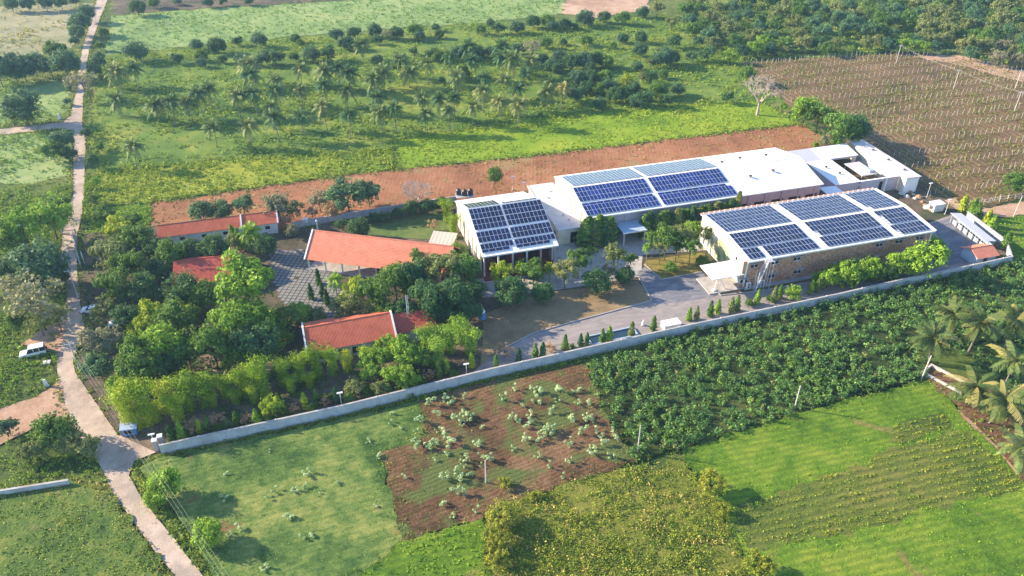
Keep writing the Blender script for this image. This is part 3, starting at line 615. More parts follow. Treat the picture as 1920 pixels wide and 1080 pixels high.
def edge_growth(label, poly, amp, per_m, h, leafs, size, mat, seed, closed=True):
    """weeds straggling over a field's edge"""
    rng = np.random.default_rng(seed); pts = []
    P = np.asarray(poly); n = len(P)
    for i in range(n if closed else n - 1):
        a, b = P[i], P[(i + 1) % n]; k = int(np.linalg.norm(b - a) * per_m)
        if k: t = rng.random((k, 1)); pts.append(a + (b - a) * t + rng.normal(size=(k, 2)) * amp)
    P2 = np.concatenate(pts); P2 = P2[(np.abs(P2[:, 0]) < 40 + .72 * P2[:, 1]) & (P2[:, 1] > 55) & (P2[:, 1] < 520)]
    for hole in (road_w,): P2 = P2[~inside(P2, hole)]
    n = len(P2); hs = h * (.5 + .9 * rng.random(n)); P = np.repeat(np.c_[P2, np.zeros(n)], leafs, 0); H_ = np.repeat(hs, leafs)
    off = rng.normal(size=P.shape) * np.array([.4, .4, 0]) * H_[:, None]; P = P + off; P[:, 2] = H_ * (.2 + .75 * rng.random(len(P))) + .05
    N = unit(off / (H_[:, None] * .5) + rng.normal(size=P.shape) * .6 + np.array([0, 0, .7]))
    return tag(link('weeds', fast_mesh('weeds', leaf_quads(rng, P, N, size * (.6 + .8 * rng.random(len(P))), .55), 4, mat)), label, 'weeds', kind='stuff')
edge_growth('weeds straggling along the ploughed patch border', fp('ploughed red-brown patch dotted with pale small trees'), 1.7, 15, .42, 7, .15, L['grass'], 50)
edge_growth('weeds straggling along the bright green field border', lime, 1.5, 11, .42, 7, .15, L['grass'], 51)
edge_growth('weeds straggling around the weedy row patch', weedy[0], 1.6, 14, .4, 6, .14, L['limegrass'], 52)
edge_growth('weeds straggling along the light green field border', fp('light green field below the boundary wall'), 1.0, 6, .5, 7, .17, L['grass'], 53)
edge_growth('weeds creeping over the near field edge by the road', fp('rough green field in the near corner by the road'), 1.0, 6, .5, 7, .17, L['drygrass'], 54)
edge_growth('weeds along both edges of the dusty road', road_w, 1.0, 3.2, .45, 7, .2, L['grass'], 55)
edge_growth('dry grass along both edges of the dusty road', road_w, .7, 2.2, .35, 6, .18, L['drygrass'], 56)
edge_growth('weeds fringing the yellow-green crop strip', fp('yellow-green crop strip beside the road'), .9, 3, .6, 7, .25, L['grass'], 57)
edge_growth('weeds fringing the long red soil strip', fp('long ploughed red soil strip behind the buildings'), .9, 2.2, .5, 6, .24, L['grass'], 58)
edge_growth('weeds fringing the bright meadow', fp('bright yellow-green meadow behind the red soil strip'), .9, 2.5, .6, 7, .25, L['grass'], 59)
edge_growth('weeds at the foot of the boundary wall', np.array([(-62.7, 100.6), (-32.1, 110.9), (-4.3, 121.6), (16.5, 128.8), (38.9, 136.5), (73.7, 147.8), (91.0, 153.9), (112.6, 160.8)]), .45, 5, .45, 7, .15, L['grass'], 60, closed=False)
growth('grass', 'sparse dry tufts on the red soil strip', 'grass', fp('long ploughed red soil strip behind the buildings'), .35, .35, 5, .2, L['drygrass'], 61, clump=.5)

growth('grass', 'dull grass clumps over the straw-coloured field', 'grass', fp('pale straw-coloured field beyond the hedge beside the far road'), .12, .7, 6, .4, L['drygrass'], 62, clump=.6, spread=1.5)
growth('grass', 'grass clumps on the plot in the road fork', 'grass', fp('grassy plot in the fork above the side road'), .5, .6, 6, .3, L['grass'], 63, clump=.5, spread=1.4)
growth('grass', 'grass clumps on the plot below the side road', 'grass', fp('green plot just below the side road'), .5, .6, 6, .3, L['mintgrass'], 64, clump=.5, spread=1.4)
# ================================================================== BUILDINGS
def local_x(o, az, p):
    a = R(az); return (p[0] - o[0]) * math.cos(a) + (p[1] - o[1]) * math.sin(a)
def wall_x(name, parent, mat, x0, x1, y0, y1, z0, z1, ops=()):
    """wall along x with real openings (xa, xb, za, zb)"""
    xs = sorted({x0, x1, *[v for o in ops for v in o[:2]]}); zs = sorted({z0, z1, *[v for o in ops for v in o[2:]]})
    mb = MB()
    for i in range(len(xs) - 1):
        for k in range(len(zs) - 1):
            cx, cz = (xs[i] + xs[i + 1]) / 2, (zs[k] + zs[k + 1]) / 2
            if any(a < cx < b and c < cz < d for a, b, c, d in ops): continue
            mb.box(xs[i], xs[i + 1], y0, y1, zs[k], zs[k + 1])
    return part(name, mb, mat, parent)
def wall_y(name, parent, mat, y0, y1, x0, x1, z0, z1, ops=()):
    ys = sorted({y0, y1, *[v for o in ops for v in o[:2]]}); zs = sorted({z0, z1, *[v for o in ops for v in o[2:]]})
    mb = MB()
    for i in range(len(ys) - 1):
        for k in range(len(zs) - 1):
            cy_, cz = (ys[i] + ys[i + 1]) / 2, (zs[k] + zs[k + 1]) / 2
            if any(a < cy_ < b and c < cz < d for a, b, c, d in ops): continue
            mb.box(x0, x1, ys[i], ys[i + 1], zs[k], zs[k + 1])
    return part(name, mb, mat, parent)
def window_x(parent, xa, xb, za, zb, y, hood=True, fm='white', name='window'):
    f = MB(); t = 0.09
    f.box(xa, xb, y, y + 0.1, za, za + t).box(xa, xb, y, y + 0.1, zb - t, zb).box(xa, xa + t, y, y + 0.1, za + t, zb - t).box(xb - t, xb, y, y + 0.1, za + t, zb - t)
    f.box((xa + xb) / 2 - .04, (xa + xb) / 2 + .04, y, y + 0.1, za + t, zb - t)
    w = part(name, f, M[fm], parent)
    bx('pane', w, M['dark'], xa + .02, xb - .02, y + 0.12, y + 0.16, za + .02, zb - .02)
    if hood: bx('hood', w, M['concrete'], xa - .25, xb + .25, y - 0.75, y - 0.162, zb + .05, zb + .14)
    return w
def gable_end(name, parent, mat, x0, x1, y0, ym, y1, z0, ze, zr):
    return part(name, MB().prism([(y0, z0), (y1, z0), (y1, ze), (ym, zr), (y0, ze)], 'x', x0, x1), mat, parent)
def roof_slope(name, parent, mat, x0, x1, ya, za, yb, zb, t=0.14):
    """sloped slab from line y=ya,z=za to y=yb,z=zb, own local frame so that the profile runs with the slope"""
    ln = math.hypot(yb - ya, zb - za); sg = 1 if yb > ya else -1
    mb = MB().box(0, x1 - x0, 0, ln, -t, 0) if sg > 0 else MB().box(0, x1 - x0, -ln, 0, -t, 0)
    o = part(name, mb, mat, parent); o.location = (x0, ya, za)
    o.rotation_euler = (math.atan2(zb - za, abs(yb - ya)) * sg, 0, 0); return o
def vent(parent, x, y, z, s=0.55):
    b = MB().tube([(0, 0, -0.1), (0, 0, 0.25)], 0.22, 8)
    v = part('roof_vent', b, M['steel'], parent, (x, y, z))
    d = MB().tube([(0, 0, 0.25), (0, 0, 0.4), (0, 0, 0.62), (0, 0, 0.72)], [0.25, s * 0.75, s * 0.7, 0.15], 10)
    part('turbine', d, M['darksteel'], v); return v
def panel_mesh(w, l, key):
    mb = MB(); t = 0.045; b = 0.026
    mb.v = [(0, 0, 0), (w, 0, 0), (w, l, 0), (0, l, 0), (b, b, 0), (w - b, b, 0), (w - b, l - b, 0), (b, l - b, 0),
            (0, 0, -t), (w, 0, -t), (w, l, -t), (0, l, -t)]
    mb.f = [(0, 1, 5, 4), (1, 2, 6, 5), (2, 3, 7, 6), (3, 0, 4, 7), (4, 5, 6, 7), (0, 8, 9, 1), (1, 9, 10, 2), (2, 10, 11, 3), (3, 11, 8, 0), (11, 10, 9, 8)]
    mb.mi = [0, 0, 0, 0, 1, 0, 0, 0, 0, 0]
    return mb.mesh('solar_panel', [M['alu'], M[key]])
PM = {(k, o, l): panel_mesh(0.975, l + .02, k) if o == 'p' else panel_mesh(l + .02, 0.975, k) for k in ('navy', 'royal') for o in 'pl' for l in (1.93, 1.64)}
rs = random.Random(8)
def solar(root, label, x0, d0, base, th, cols, rows, length=1.93, key='navy', land=0, land_first=False, skip=()):
    """block of panels on a roof plane. base=(y,z) of the plane's origin, th its signed tilt, d0 distance along the plane"""
    y, z = base
    a = link('solar_array', None); a.empty_display_size = 0.3
    a.matrix_world = root.matrix_basis @ Matrix.Translation((x0, y, z)) @ Matrix.Rotation(th, 4, 'X') @ Matrix.Translation((0, d0, 0.20))
    tag(a, label, 'solar array', 'solar arrays on the hall roofs')
    pl = length + 0.045; off = 1.0 if (land and land_first) else 0.0; rails = MB()
    def rail(y0, w): rails.box(0, w, y0 - 0.03, y0 + 0.03, -0.19, -0.05)
    if land:
        yl = 0 if land_first else rows * pl
        for i in range(land):
            link('solar_panel', PM[(key, 'l', length)], a, (i * (length + 0.045), yl, rs.gauss(0, .004)))
        rail(yl + .3, land * (length + .045)); rail(yl + .7, land * (length + .045))
    for j in range(rows):
        for i in range(cols):
            if (i, j) in skip: continue
            link('solar_panel', PM[(key, 'p', length)], a, (i, off + j * pl, rs.gauss(0, .004)))
        rail(off + j * pl + length * .25, cols); rail(off + j * pl + length * .75, cols)
    part('mounting_rails', rails, M['alu'], a)
    return a

# ---- rubble-walled hall (right)
AZB = 16.1; ob = W(1403, 491, 7.8); LB_, DB, zeB, zrB = 50.8, 22.9, 7.8, 8.75
hall = thing('hall', 'long rubble stone hall with white gable and solar roof beside the driveway', 'building', (*ob, 0), R(AZB)); bpy.context.view_layer.update()
ops = []
for u, v in [(1419, 502), (1459, 496), (1500, 489), (1654, 462), (1691, 456), (1729, 449)]:
    x = local_x(ob, AZB, W(u, v, 6.0)); ops.append((x - 1.05, x + 1.05, 5.3, 6.7))
for u, v in [(1404, 536), (1452, 523), (1500, 513), (1569, 499), (1608, 492), (1645, 486), (1690, 478)]:
    x = local_x(ob, AZB, W(u, v, 2.2)); ops.append((x - 1.0, x + 1.0, 1.5, 3.0))
wall_x('wall', hall, M['rubble'], 0.5, LB_ - 0.5, 0.5, 0.9, 0, 7.55, ops)
for a, b, c, d in ops: window_x(hall, a, b, c, d, 0.66)
wall_x('wall', hall, M['rubble'], 0.5, LB_ - 0.5, DB - 0.9, DB - 0.5, 0, 7.55)
gw = gable_end('gable_wall', hall, M['white'], 0.1, 0.5, 0.48, DB / 2, DB - 0.48, 0, 7.55, 8.45); gw['label'] = 'white sunlit gable wall'
gable_end('gable_wall', hall, M['cream'], LB_ - 0.5, LB_ - 0.15, 0.48, DB / 2, DB - 0.48, 0, 7.55, 8.45)
mu = part('mural', MB().prism([(7.5, 0.6), (14.5, 0.6), (15.0, 4.5), (13.0, 6.8), (9.0, 6.2), (7.2, 3.5)], 'x', 0.06, 0.097), M['mural'], hall)
for yy in (16.2, 18.0): bx('pilaster', hall, M['cream'], -0.12, 0.098, yy, yy + 0.35, 0, 7.4)
roof_slope('roof_slope', hall, M['roofwhite'], 0, LB_, 0, zeB, DB / 2 - .004, zrB)
roof_slope('roof_slope', hall, M['roofwhite'], 0, LB_, DB, zeB, DB / 2 + .004, zrB)
part('ridge_cap', MB().prism([(DB / 2 - .4, zrB + .0), (DB / 2, zrB + .05), (DB / 2 + .4, zrB), (DB / 2, zrB + .1)], 'x', 0, LB_), M['white'], hall)
bx('fascia', hall, M['white'], -0.03, LB_ + .03, -0.16, -0.005, zeB - .32, zeB + .06)
bx('fascia', hall, M['lav'], -0.03, LB_ + .03, DB + .005, DB + .2, zeB - .3, zeB + .1)
part('verge_trim', MB().prism([(-.1, zeB + .0), (DB / 2, zrB + .0), (DB + .1, zeB + .0), (DB + .1, zeB + .16), (DB / 2, zrB + .17), (-.1, zeB + .16)], 'x', -0.1, -0.004), M['white'], hall)
part('verge_trim', MB().prism([(-.1, zeB + .0), (DB / 2, zrB + .0), (DB + .1, zeB + .0), (DB + .1, zeB + .16), (DB / 2, zrB + .17), (-.1, zeB + .16)], 'x', LB_ + 0.004, LB_ + 0.35), M['cream'], hall)
pp = MB().box(-.07, .07, -.07, .07, 0, .4).mesh('parapet_post', M['white'])
for i in range(34): link('parapet_post', pp, hall, (0.6 + i * 1.5, DB + .1, zeB + .1))
bx('parapet', hall, M['rubble'], 0.2, LB_ - .2, DB + .25, DB + .9, zeB - .4, zeB + .02)
bx('plinth', hall, M['concrete'], 0.2, LB_ - 0.2, -0.6, 0.495, 0, 0.55)
# canopy of the hall
cz = 4.1
bx('canopy', hall, M['white'], -8.3, 0.095, 0.2, 6.5, cz, cz + 0.22)
pl_ = bx('canopy_floor', hall, M['concrete'], -8.6, 0.095, 0.0, 6.8, 0.0, 0.50)
bx('door', hall, M['bluegrey'], 0.03, 0.096, 1.6, 3.0, 0.5, 3.0)
bx('window', hall, M['dark'], 0.04, 0.096, 4.6, 5.2, 5.2, 6.3)
for pts in ([(-6.9, 1.1, 0.5), (-6.2, 1.3, cz)], [(-4.2, 1.1, 0.5), (-6.0, 1.3, cz)]):
    part('canopy_strut', MB().tube(pts, 0.11, 8), M['white'], hall)
bx('strut_base', hall, M['white'], -7.3, -6.5, 0.7, 1.5, 0.502, 0.8)
thS = math.atan2(zrB - zeB, DB / 2)
FB, BB = (0, zeB), (DB / 2, zrB)
solar(hall, 'navy solar block of four columns on the rubble hall eave above the canopy', 0.8, 0.55, FB, thS, 4, 2)
solar(hall, 'navy solar block by the rubble hall eave beside the small four-column block', 6.0, 0.55, FB, thS, 13, 2)
solar(hall, 'navy solar block near the rubble hall ridge at its canopy end', 0.8, 5.0, FB, thS, 18, 3)
solar(hall, 'navy solar block by the rubble hall eave at the middle of its length', 21.2, 0.55, FB, thS, 18, 2)
solar(hall, 'navy solar block near the rubble hall ridge at the middle, sunny front slope', 21.2, 5.0, FB, thS, 18, 3, skip=((0, 0),))
solar(hall, 'small navy solar block by the rubble hall eave at the shed end', 40.9, 0.55, FB, thS, 9, 2, skip=((0, 0),))
solar(hall, 'small navy solar block near the rubble hall ridge at the shed end, front slope', 40.9, 5.0, FB, thS, 9, 3, skip=((0, 1), (0, 0)))
solar(hall, 'pale reflecting solar block behind the rubble hall ridge at its canopy end', 0.8, 0.55, BB, -thS, 18, 3)
solar(hall, 'pale reflecting solar block on the rubble hall rear eave at its canopy end', 0.8, 6.9, BB, -thS, 18, 2)
solar(hall, 'pale reflecting solar block behind the rubble hall ridge at the middle', 21.2, 0.55, BB, -thS, 18, 3)
solar(hall, 'pale reflecting solar block on the rubble hall rear eave at the middle', 21.2, 6.9, BB, -thS, 18, 2)
solar(hall, 'pale reflecting solar block behind the rubble hall ridge at the shed end', 40.9, 0.55, BB, -thS, 9, 3, skip=((0, 0),))
solar(hall, 'pale reflecting solar block on the rubble hall rear eave at the shed end', 40.9, 6.9, BB, -thS, 9, 2)
# steel access stair and air conditioners by the rubble wall
st = thing('access_stair', 'white steel access stair leaning up the rubble wall to the roof', 'stair', (*ob, 0), R(AZB))
x1 = local_x(ob, AZB, W(1445, 492, 7.8)); xa = 2.2
for dy in (-1.7, -0.7):
    part('stringer', MB().tube([(xa, dy, 0.0), (x1 - .6, dy, 7.9)], 0.07, 5), M['white'], st)
    part('handrail', MB().tube([(xa, dy, 1.0), (x1 - .6, dy, 8.9)], 0.035, 5), M['white'], st)
tm = MB().box(-.14, .14, -1.68, -.72, -.02, .02).mesh('tread', M['steel'])
for i in range(1, 26):
    t = i / 26; link('tread', tm, st, (xa + (x1 - .6 - xa) * t, 0, 7.9 * t))
for px in (xa + 0.2, x1 - 0.6, x1 + 0.9):
    for dy in (-1.75, -0.65): part('post', MB().tube([(px, dy, 0), (px, dy, 8.2 if px > xa + 1 else 5.5)], 0.05, 5), M['white'], st)
part('landing', MB().box(x1 - .6, x1 + .9, -1.7, -.17, 7.85, 7.93), M['steel'], st)
for k, (xx, zz, lb) in enumerate(((1.1, 0.56, 'white air conditioner unit at the foot of the rubble wall corner'), (4.7, 0.56, 'white air conditioner unit under the access stair'))):
    ac = thing('air_conditioner', lb, 'air conditioner', (0, 0, 0)); ac.matrix_world = hall.matrix_basis @ Matrix.Translation((xx, -0.45, zz))
    bx('casing', ac, M['white'], -.5, .5, 0, .4, 0, 1.5)
    for q in (0.4, 1.1): part('fan', MB().tube([(0, -.01, q), (0, -.03, q)], 0.28, 12), M['darksteel'], ac)

# ---- long white hall with solar roof (rear) and everything built onto it share one frame
AZC = 16.15; oc = W(1096.7, 409, 7.0); LC, DC, zeC, zrC = 68.8, 24.3, 7.0, 9.45
def in_c(x, y): a = R(AZC); return (oc[0] + x * math.cos(a) - y * math.sin(a), oc[1] + x * math.sin(a) + y * math.cos(a))
hc = thing('hall', 'long white metal-roofed hall, half covered in blue solar panels', 'building', (*oc, 0), R(AZC))
wops = [(9.2, 12.8, 0.3, 3.6)] + [(43.5 + i * 5.2, 47.2 + i * 5.2, 2.6, 3.9) for i in range(5)]
wall_x('wall', hc, M['lav'], 0.6, LC - .5, 0.6, 0.95, 0, 6.75, wops)  # white hall's shaded front, its shade tint painted in
for o_ in wops[1:]: window_x(hc, *o_, 0.78, hood=False, fm='darksteel')
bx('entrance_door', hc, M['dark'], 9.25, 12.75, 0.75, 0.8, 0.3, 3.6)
for i in range(14): bx('pilaster', hc, M['lav'], 1.0 + i * 5.05, 1.4 + i * 5.05, 0.35, 0.597, 0, 6.6)
wall_x('wall', hc, M['cream'], 0.6, LC - .5, DC - .95, DC - .6, 0, 6.75)
gable_end('gable_wall', hc, M['cream'], 0.25, 0.6, 0.58, DC / 2, DC - .58, 0, 6.75, 9.1)['label'] = 'sunlit cream gable wall'
gable_end('gable_wall', hc, M['lav'], LC - .5, LC - .2, 0.58, DC / 2, DC - .58, 0, 6.75, 9.1)
for yy in (3, 7, 11.2, 16, 20.5): bx('pilaster', hc, M['cream'], -.05, 0.247, yy, yy + .4, 0, 7.0)
roof_slope('roof_slope', hc, M['roofwhite'], 0, LC, 0, zeC, DC / 2 - .004, zrC)
roof_slope('roof_slope', hc, M['roofwhite'], 0, LC, DC, zeC, DC / 2 + .004, zrC)
part('ridge_cap', MB().prism([(DC / 2 - .35, zrC - .02), (DC / 2, zrC + .04), (DC / 2 + .35, zrC - .02), (DC / 2, zrC + .1)], 'x', 0, LC), M['white'], hc)
bx('gutter', hc, M['white'], 0, LC, -0.25, -0.005, zeC - .3, zeC - .02)
for (x, y) in ((50, 6.5), (57.5, 7.5), (53, 17.5), (61, 17), (46.5, 16.0)):
    vent(hc, x, y, zeC + (zrC - zeC) * (y if y < DC / 2 else DC - y) / (DC / 2), .65)
part('entrance_canopy', MB().box(8.5, 14.8, -5.2, 0.34, 3.95, 4.15), M['bluegrey'], hc)
for x in (8.8, 14.4): bx('canopy_column', hc, M['lav'], x, x + .3, -4.9, -4.6, 0, 3.948)
bx('canopy_fascia', hc, M['white'], 8.4, 14.9, -5.35, -5.205, 3.9, 4.3)
thC = math.atan2(zrC - zeC, DC / 2); FC, BC = (0, zeC), (DC / 2, zrC)
solar(hc, 'royal blue solar block near the white hall ridge above the flat roof', 0.9, 6.1, FC, thC, 20, 3, key='royal')
solar(hc, 'royal blue solar block by the white hall eave above the tall hedge', 0.9, 0.5, FC, thC, 20, 2, key='royal', land=10)
solar(hc, 'deep blue solar block near the white hall ridge beside the bare white roof', 22.0, 6.1, FC, thC, 21, 3, key='royal')
solar(hc, 'deep blue solar block by the white hall eave beside the bare white roof', 22.0, 0.5, FC, thC, 21, 2, key='royal', land=10)
solar(hc, 'pale glinting solar block on the white hall rear slope above the flat roof', 1.5, 0.9, BC, -thC, 20, 5)
solar(hc, 'pale glinting solar block on the white hall rear slope beside the bare roof', 22.4, 0.9, BC, -thC, 21, 5)
# flat-roofed link block
fb = thing('link_block', 'low flat-roofed concrete block between the two solar halls', 'building', (*oc, 0), R(AZC))
bx('roof', fb, M['flatroof'], -7.1, 0.2, -0.1, 25.6, 4.3, 4.6)
wall_x('wall', fb, M['cream'], -6.9, 0.2, 0.1, 0.4, 0, 4.298, [(-3.6, -0.4, 0.2, 3.4)])
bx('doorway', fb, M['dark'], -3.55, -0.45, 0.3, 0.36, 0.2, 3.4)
wall_y('wall', fb, M['cream'], 0.4, 25.2, -6.9, -6.6, 0, 4.298, [(2 + i * 4.2, 3.6 + i * 4.2, 1.6, 3.0) for i in range(5)])
for i in range(5): bx('window', fb, M['dark'], -6.78, -6.72, 2.02 + i * 4.2, 3.58 + i * 4.2, 1.62, 2.98)
bx('parapet', fb, M['wallgrey'], -7.25, -7.104, -.1, 25.6, 4.2, 4.75)
for (x, y) in ((-3.2, 7.0), (-2.6, 4.2), (-4, 17), (-2.2, 20.5)): part('roof_drain', MB().tube([(x, y, 4.6), (x, y, 4.9)], 0.25, 8), M['concrete'], fb)
# buildings at the far end
sh = thing('lean_to_shed', 'low sheet-roofed shed behind the end of the white hall', 'shed', (*oc, 0), R(AZC))
for k, (xa, xb, mt) in enumerate(((69.4, 80.9, 'roofgrey'), (81.0, 93.6, 'roofwhite'))):
    roof_slope('roof', sh, M[mt], xa, xb, 18.0, 4.2, 24.4, 5.2, .1)
wall_x('wall', sh, M['lav'], 69.6, 93.4, 18.4, 18.6, 0, 4.0, [(72, 92, 0.2, 3.4)])
wall_x('wall', sh, M['lav'], 69.6, 93.4, 24.0, 24.2, 0, 4.9)
e2 = thing('annex', 'white low-roofed annex with two vents at the end of the hall', 'building', (*oc, 0), R(AZC))
roof_slope('roof', e2, M['roofwhite'], 74.8, 82.9, 2.2, 4.6, 16.8, 4.9, .12)
wall_x('wall', e2, M['lav'], 75.0, 82.7, 2.6, 2.9, 0, 4.4)
wall_y('wall', e2, M['lav'], 2.9, 16.5, 82.4, 82.7, 0, 4.45)
wall_y('wall', e2, M['lav'], 2.9, 16.5, 75.0, 75.3, 0, 4.45)
vent(e2, 78.2, 12.0, 4.75); vent(e2, 79.6, 7.5, 4.7)
e3 = thing('store_block', 'long narrow white flat-roofed store beside the vineyard', 'building', (*oc, 0), R(AZC))
bx('roof', e3, M['flatroof'], 95.5, 100.4, -0.7, 25.6, 4.9, 5.15)
wall_x('wall', e3, M['white'], 95.8, 100.1, -.4, -.1, 0, 4.898)
wall_y('wall', e3, M['cream'], -.1, 25.3, 95.8, 96.1, 0, 4.898, [(5, 6.2, .2, 2.4), (12, 13.2, .2, 2.4), (19, 20.2, .2, 2.4)])
for y in (5, 12, 19): bx('door', e3, M['lav'], 95.9, 95.96, y + .02, y + 1.18, .2, 2.38)
wall_y('wall', e3, M['lav'], -.1, 25.3, 99.8, 100.1, 0, 4.898)
wall_x('wall', e3, M['lav'], 96.1, 99.8, 25.0, 25.3, 0, 4.898)
for y in (4, 11, 18): part('roof_vent', MB().tube([(98.4, y, 5.15), (98.4, y, 5.5)], 0.35, 8), M['darksteel'], e3)
ew = thing('yard_wall', 'tall yard wall with painted-in lavender shade joining annex and store block', 'wall', (*oc, 0), R(AZC))
wall_x('wall', ew, M['lav'], 82.95, 95.6, 2.2, 2.5, 0, 4.5, [(89.3, 90.5, .1, 3.6)])
bx('door', ew, M['dark'], 89.35, 90.45, 2.3, 2.38, .1, 3.58)
bx('coping', ew, M['white'], 82.95, 95.45, 2.05, 2.65, 4.502, 4.62)
bx('pier', ew, M['white'], 91.0, 91.5, 1.9, 2.195, 0, 4.5)
# courtyard contents
def cthing(n, lb, c, x, y, z=0.0, grp=None): return thing(n, lb, c, (*in_c(x, y), z), R(AZC), grp)
pf = cthing('service_shelter', 'small grey flat roof over machines in the walled service yard', 'shelter', 88.0, 8.0)
bx('roof', pf, M['roofgrey'], 0, 5.2, 0, 8.5, 2.7, 2.85); bx('bench', pf, M['cream'], -2.2, -1.2, -3, 8, 0, 1.0)
for x in (.2, 4.8):
    for y in (.3, 8.0): bx('post', pf, M['steel'], x, x + .15, y, y + .15, 0, 2.698)
bx('tank', pf, M['bluegrey'], 3.2, 4.6, 1.0, 3.2, 2.852, 3.6)
rq = random.Random(4)
for k in range(14):
    x, y = 84.0 + rq.random() * 1.8, 4.2 + k * 0.85
    p = cthing('clay_pot', '%s clay pot from the yard wall, in the service yard pile' % ordn(k + 1), 'pot', x, y, 0.05, 'clay pots in the service yard')
    s_ = .7 + rq.random() * .7
    part('body', MB().tube([(0, 0, 0), (0, 0, .25 * s_), (0, 0, .8 * s_), (0, 0, 1.15 * s_)], [.35 * s_, .62 * s_, .6 * s_, .3 * s_], 10), M['clay' if k % 3 else 'post'], p)
    part('rim', MB().tube([(0, 0, 1.15 * s_), (0, 0, 1.25 * s_)], [.36 * s_, .36 * s_], 10), M['clay'], p)
gl = thing('link_canopy', 'pale lean-to canopy in the gap between hall and annex', 'canopy', (*oc, 0), R(AZC))
part('roof', MB().slab([(69.2, -3.5, 4.6), (74.4, -6.0, 4.3), (74.6, 2.0, 4.5), (69.2, 2.0, 4.8)], .12), M['roofwhite'], gl)
for x, y in ((69.6, -3.0), (73.9, -5.4), (74.1, 1.4)): bx('post', gl, M['steel'], x, x + .2, y, y + .2, 0, 4.15)

# ---- smaller solar hall with an open front
AZA = 16.4; oa = W(903.7, 481.5, 6.5); LA, DA, zeA, zrA = 18.9, 28.7, 6.5, 11.55
ha = thing('hall', 'steep-roofed cream solar hall with an open dark red front', 'building', (*oa, 0), R(AZA))
ym = DA / 2
part('side_wall', MB().prism([(3.0, 0), (DA - .5, 0), (DA - .5, 6.4), (ym, 11.3), (3.0, 7.4)], 'x', .3, .6), M['cream'], ha)
part('side_wall', MB().prism([(3.0, 0), (DA - .5, 0), (DA - .5, 6.4), (ym, 11.3), (3.0, 7.4)], 'x', LA - .6, LA - .3), M['cream'], ha)
for y in (6, 10, 14, 18.5, 23): bx('pilaster', ha, M['cream'], 0.02, 0.297, y, y + .35, 0, 6.2)
wall_x('wall', ha, M['cream'], .6, LA - .6, DA - .8, DA - .5, 0, 6.35)
wall_x('front_wall', ha, M['maroon'], .6, LA - .6, 5.0, 5.25, 0, 6.2, [(4.0, 7.0, .2, 3.2), (11.5, 15.5, .2, 3.2)])
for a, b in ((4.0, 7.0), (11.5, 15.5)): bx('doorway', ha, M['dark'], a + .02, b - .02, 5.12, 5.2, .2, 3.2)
bx('porch_floor', ha, M['maroon'], .2, LA - .2, -1.2, 4.99, 0, .52)
for i in range(6): bx('column', ha, M['white' if i < 4 else 'lav'], .5 + i * 3.5, .85 + i * 3.5, .5, .85, .52, 6.55)
roof_slope('roof_slope', ha, M['roofwhite'], 0, LA, 0, zeA, ym - .004, zrA)
roof_slope('roof_slope', ha, M['roofwhite'], 0, LA, DA, zeA, ym + .004, zrA)
bx('fascia', ha, M['white'], 0, LA, -.2, -.005, zeA - .3, zeA + .05)
part('ridge_cap', MB().prism([(ym - .35, zrA - .1), (ym, zrA + .04), (ym + .35, zrA - .1), (ym, zrA + .12)], 'x', 0, LA), M['white'], ha)
thA = math.atan2(zrA - zeA, ym); slA = math.hypot(ym, zrA - zeA); FA, BA = (0, zeA), (ym, zrA)
for lb, d, r_, la in (('lowest', 0.9, 1, 4), ('second from eave', 4.05, 2, 0), ('third from eave', 8.05, 2, 0), ('topmost', slA - 3.65, 2, 0)):
    solar(ha, '%s eight-wide solar block on the steep cream hall, courtyard side' % lb, 0.35, d, FA, thA, 8, r_, 1.64, land=la, land_first=bool(la))
    solar(ha, '%s ten-wide solar block on the steep cream hall, flat roof side' % lb, 8.75, d, FA, thA, 10, r_, 1.64, land=5 if la else 0, land_first=bool(la))
solar(ha, 'pale solar block behind the steep hall ridge, courtyard side', 0.5, .4, BA, -thA, 8, 4, 1.64)
solar(ha, 'thin pale solar row behind the steep hall ridge, flat roof side', 9.2, .4, BA, -thA, 9, 1, 1.64)
rl = thing('rear_lean_to', 'red and grey lean-to roof behind the steep cream hall', 'shed', (*oa, 0), R(AZA))
roof_slope('roof', rl, M['tilered'], 5.0, 17.0, DA + 4.4, 4.0, DA + .3, 5.2, .1); roof_slope('roof', rl, M['roofgrey'], 17.1, 19.6, DA + 4.4, 4.0, DA + .3, 5.2, .1)
wall_x('wall', rl, M['lav'], 5.2, 19.4, DA + 3.8, DA + 4.0, 0, 3.9)

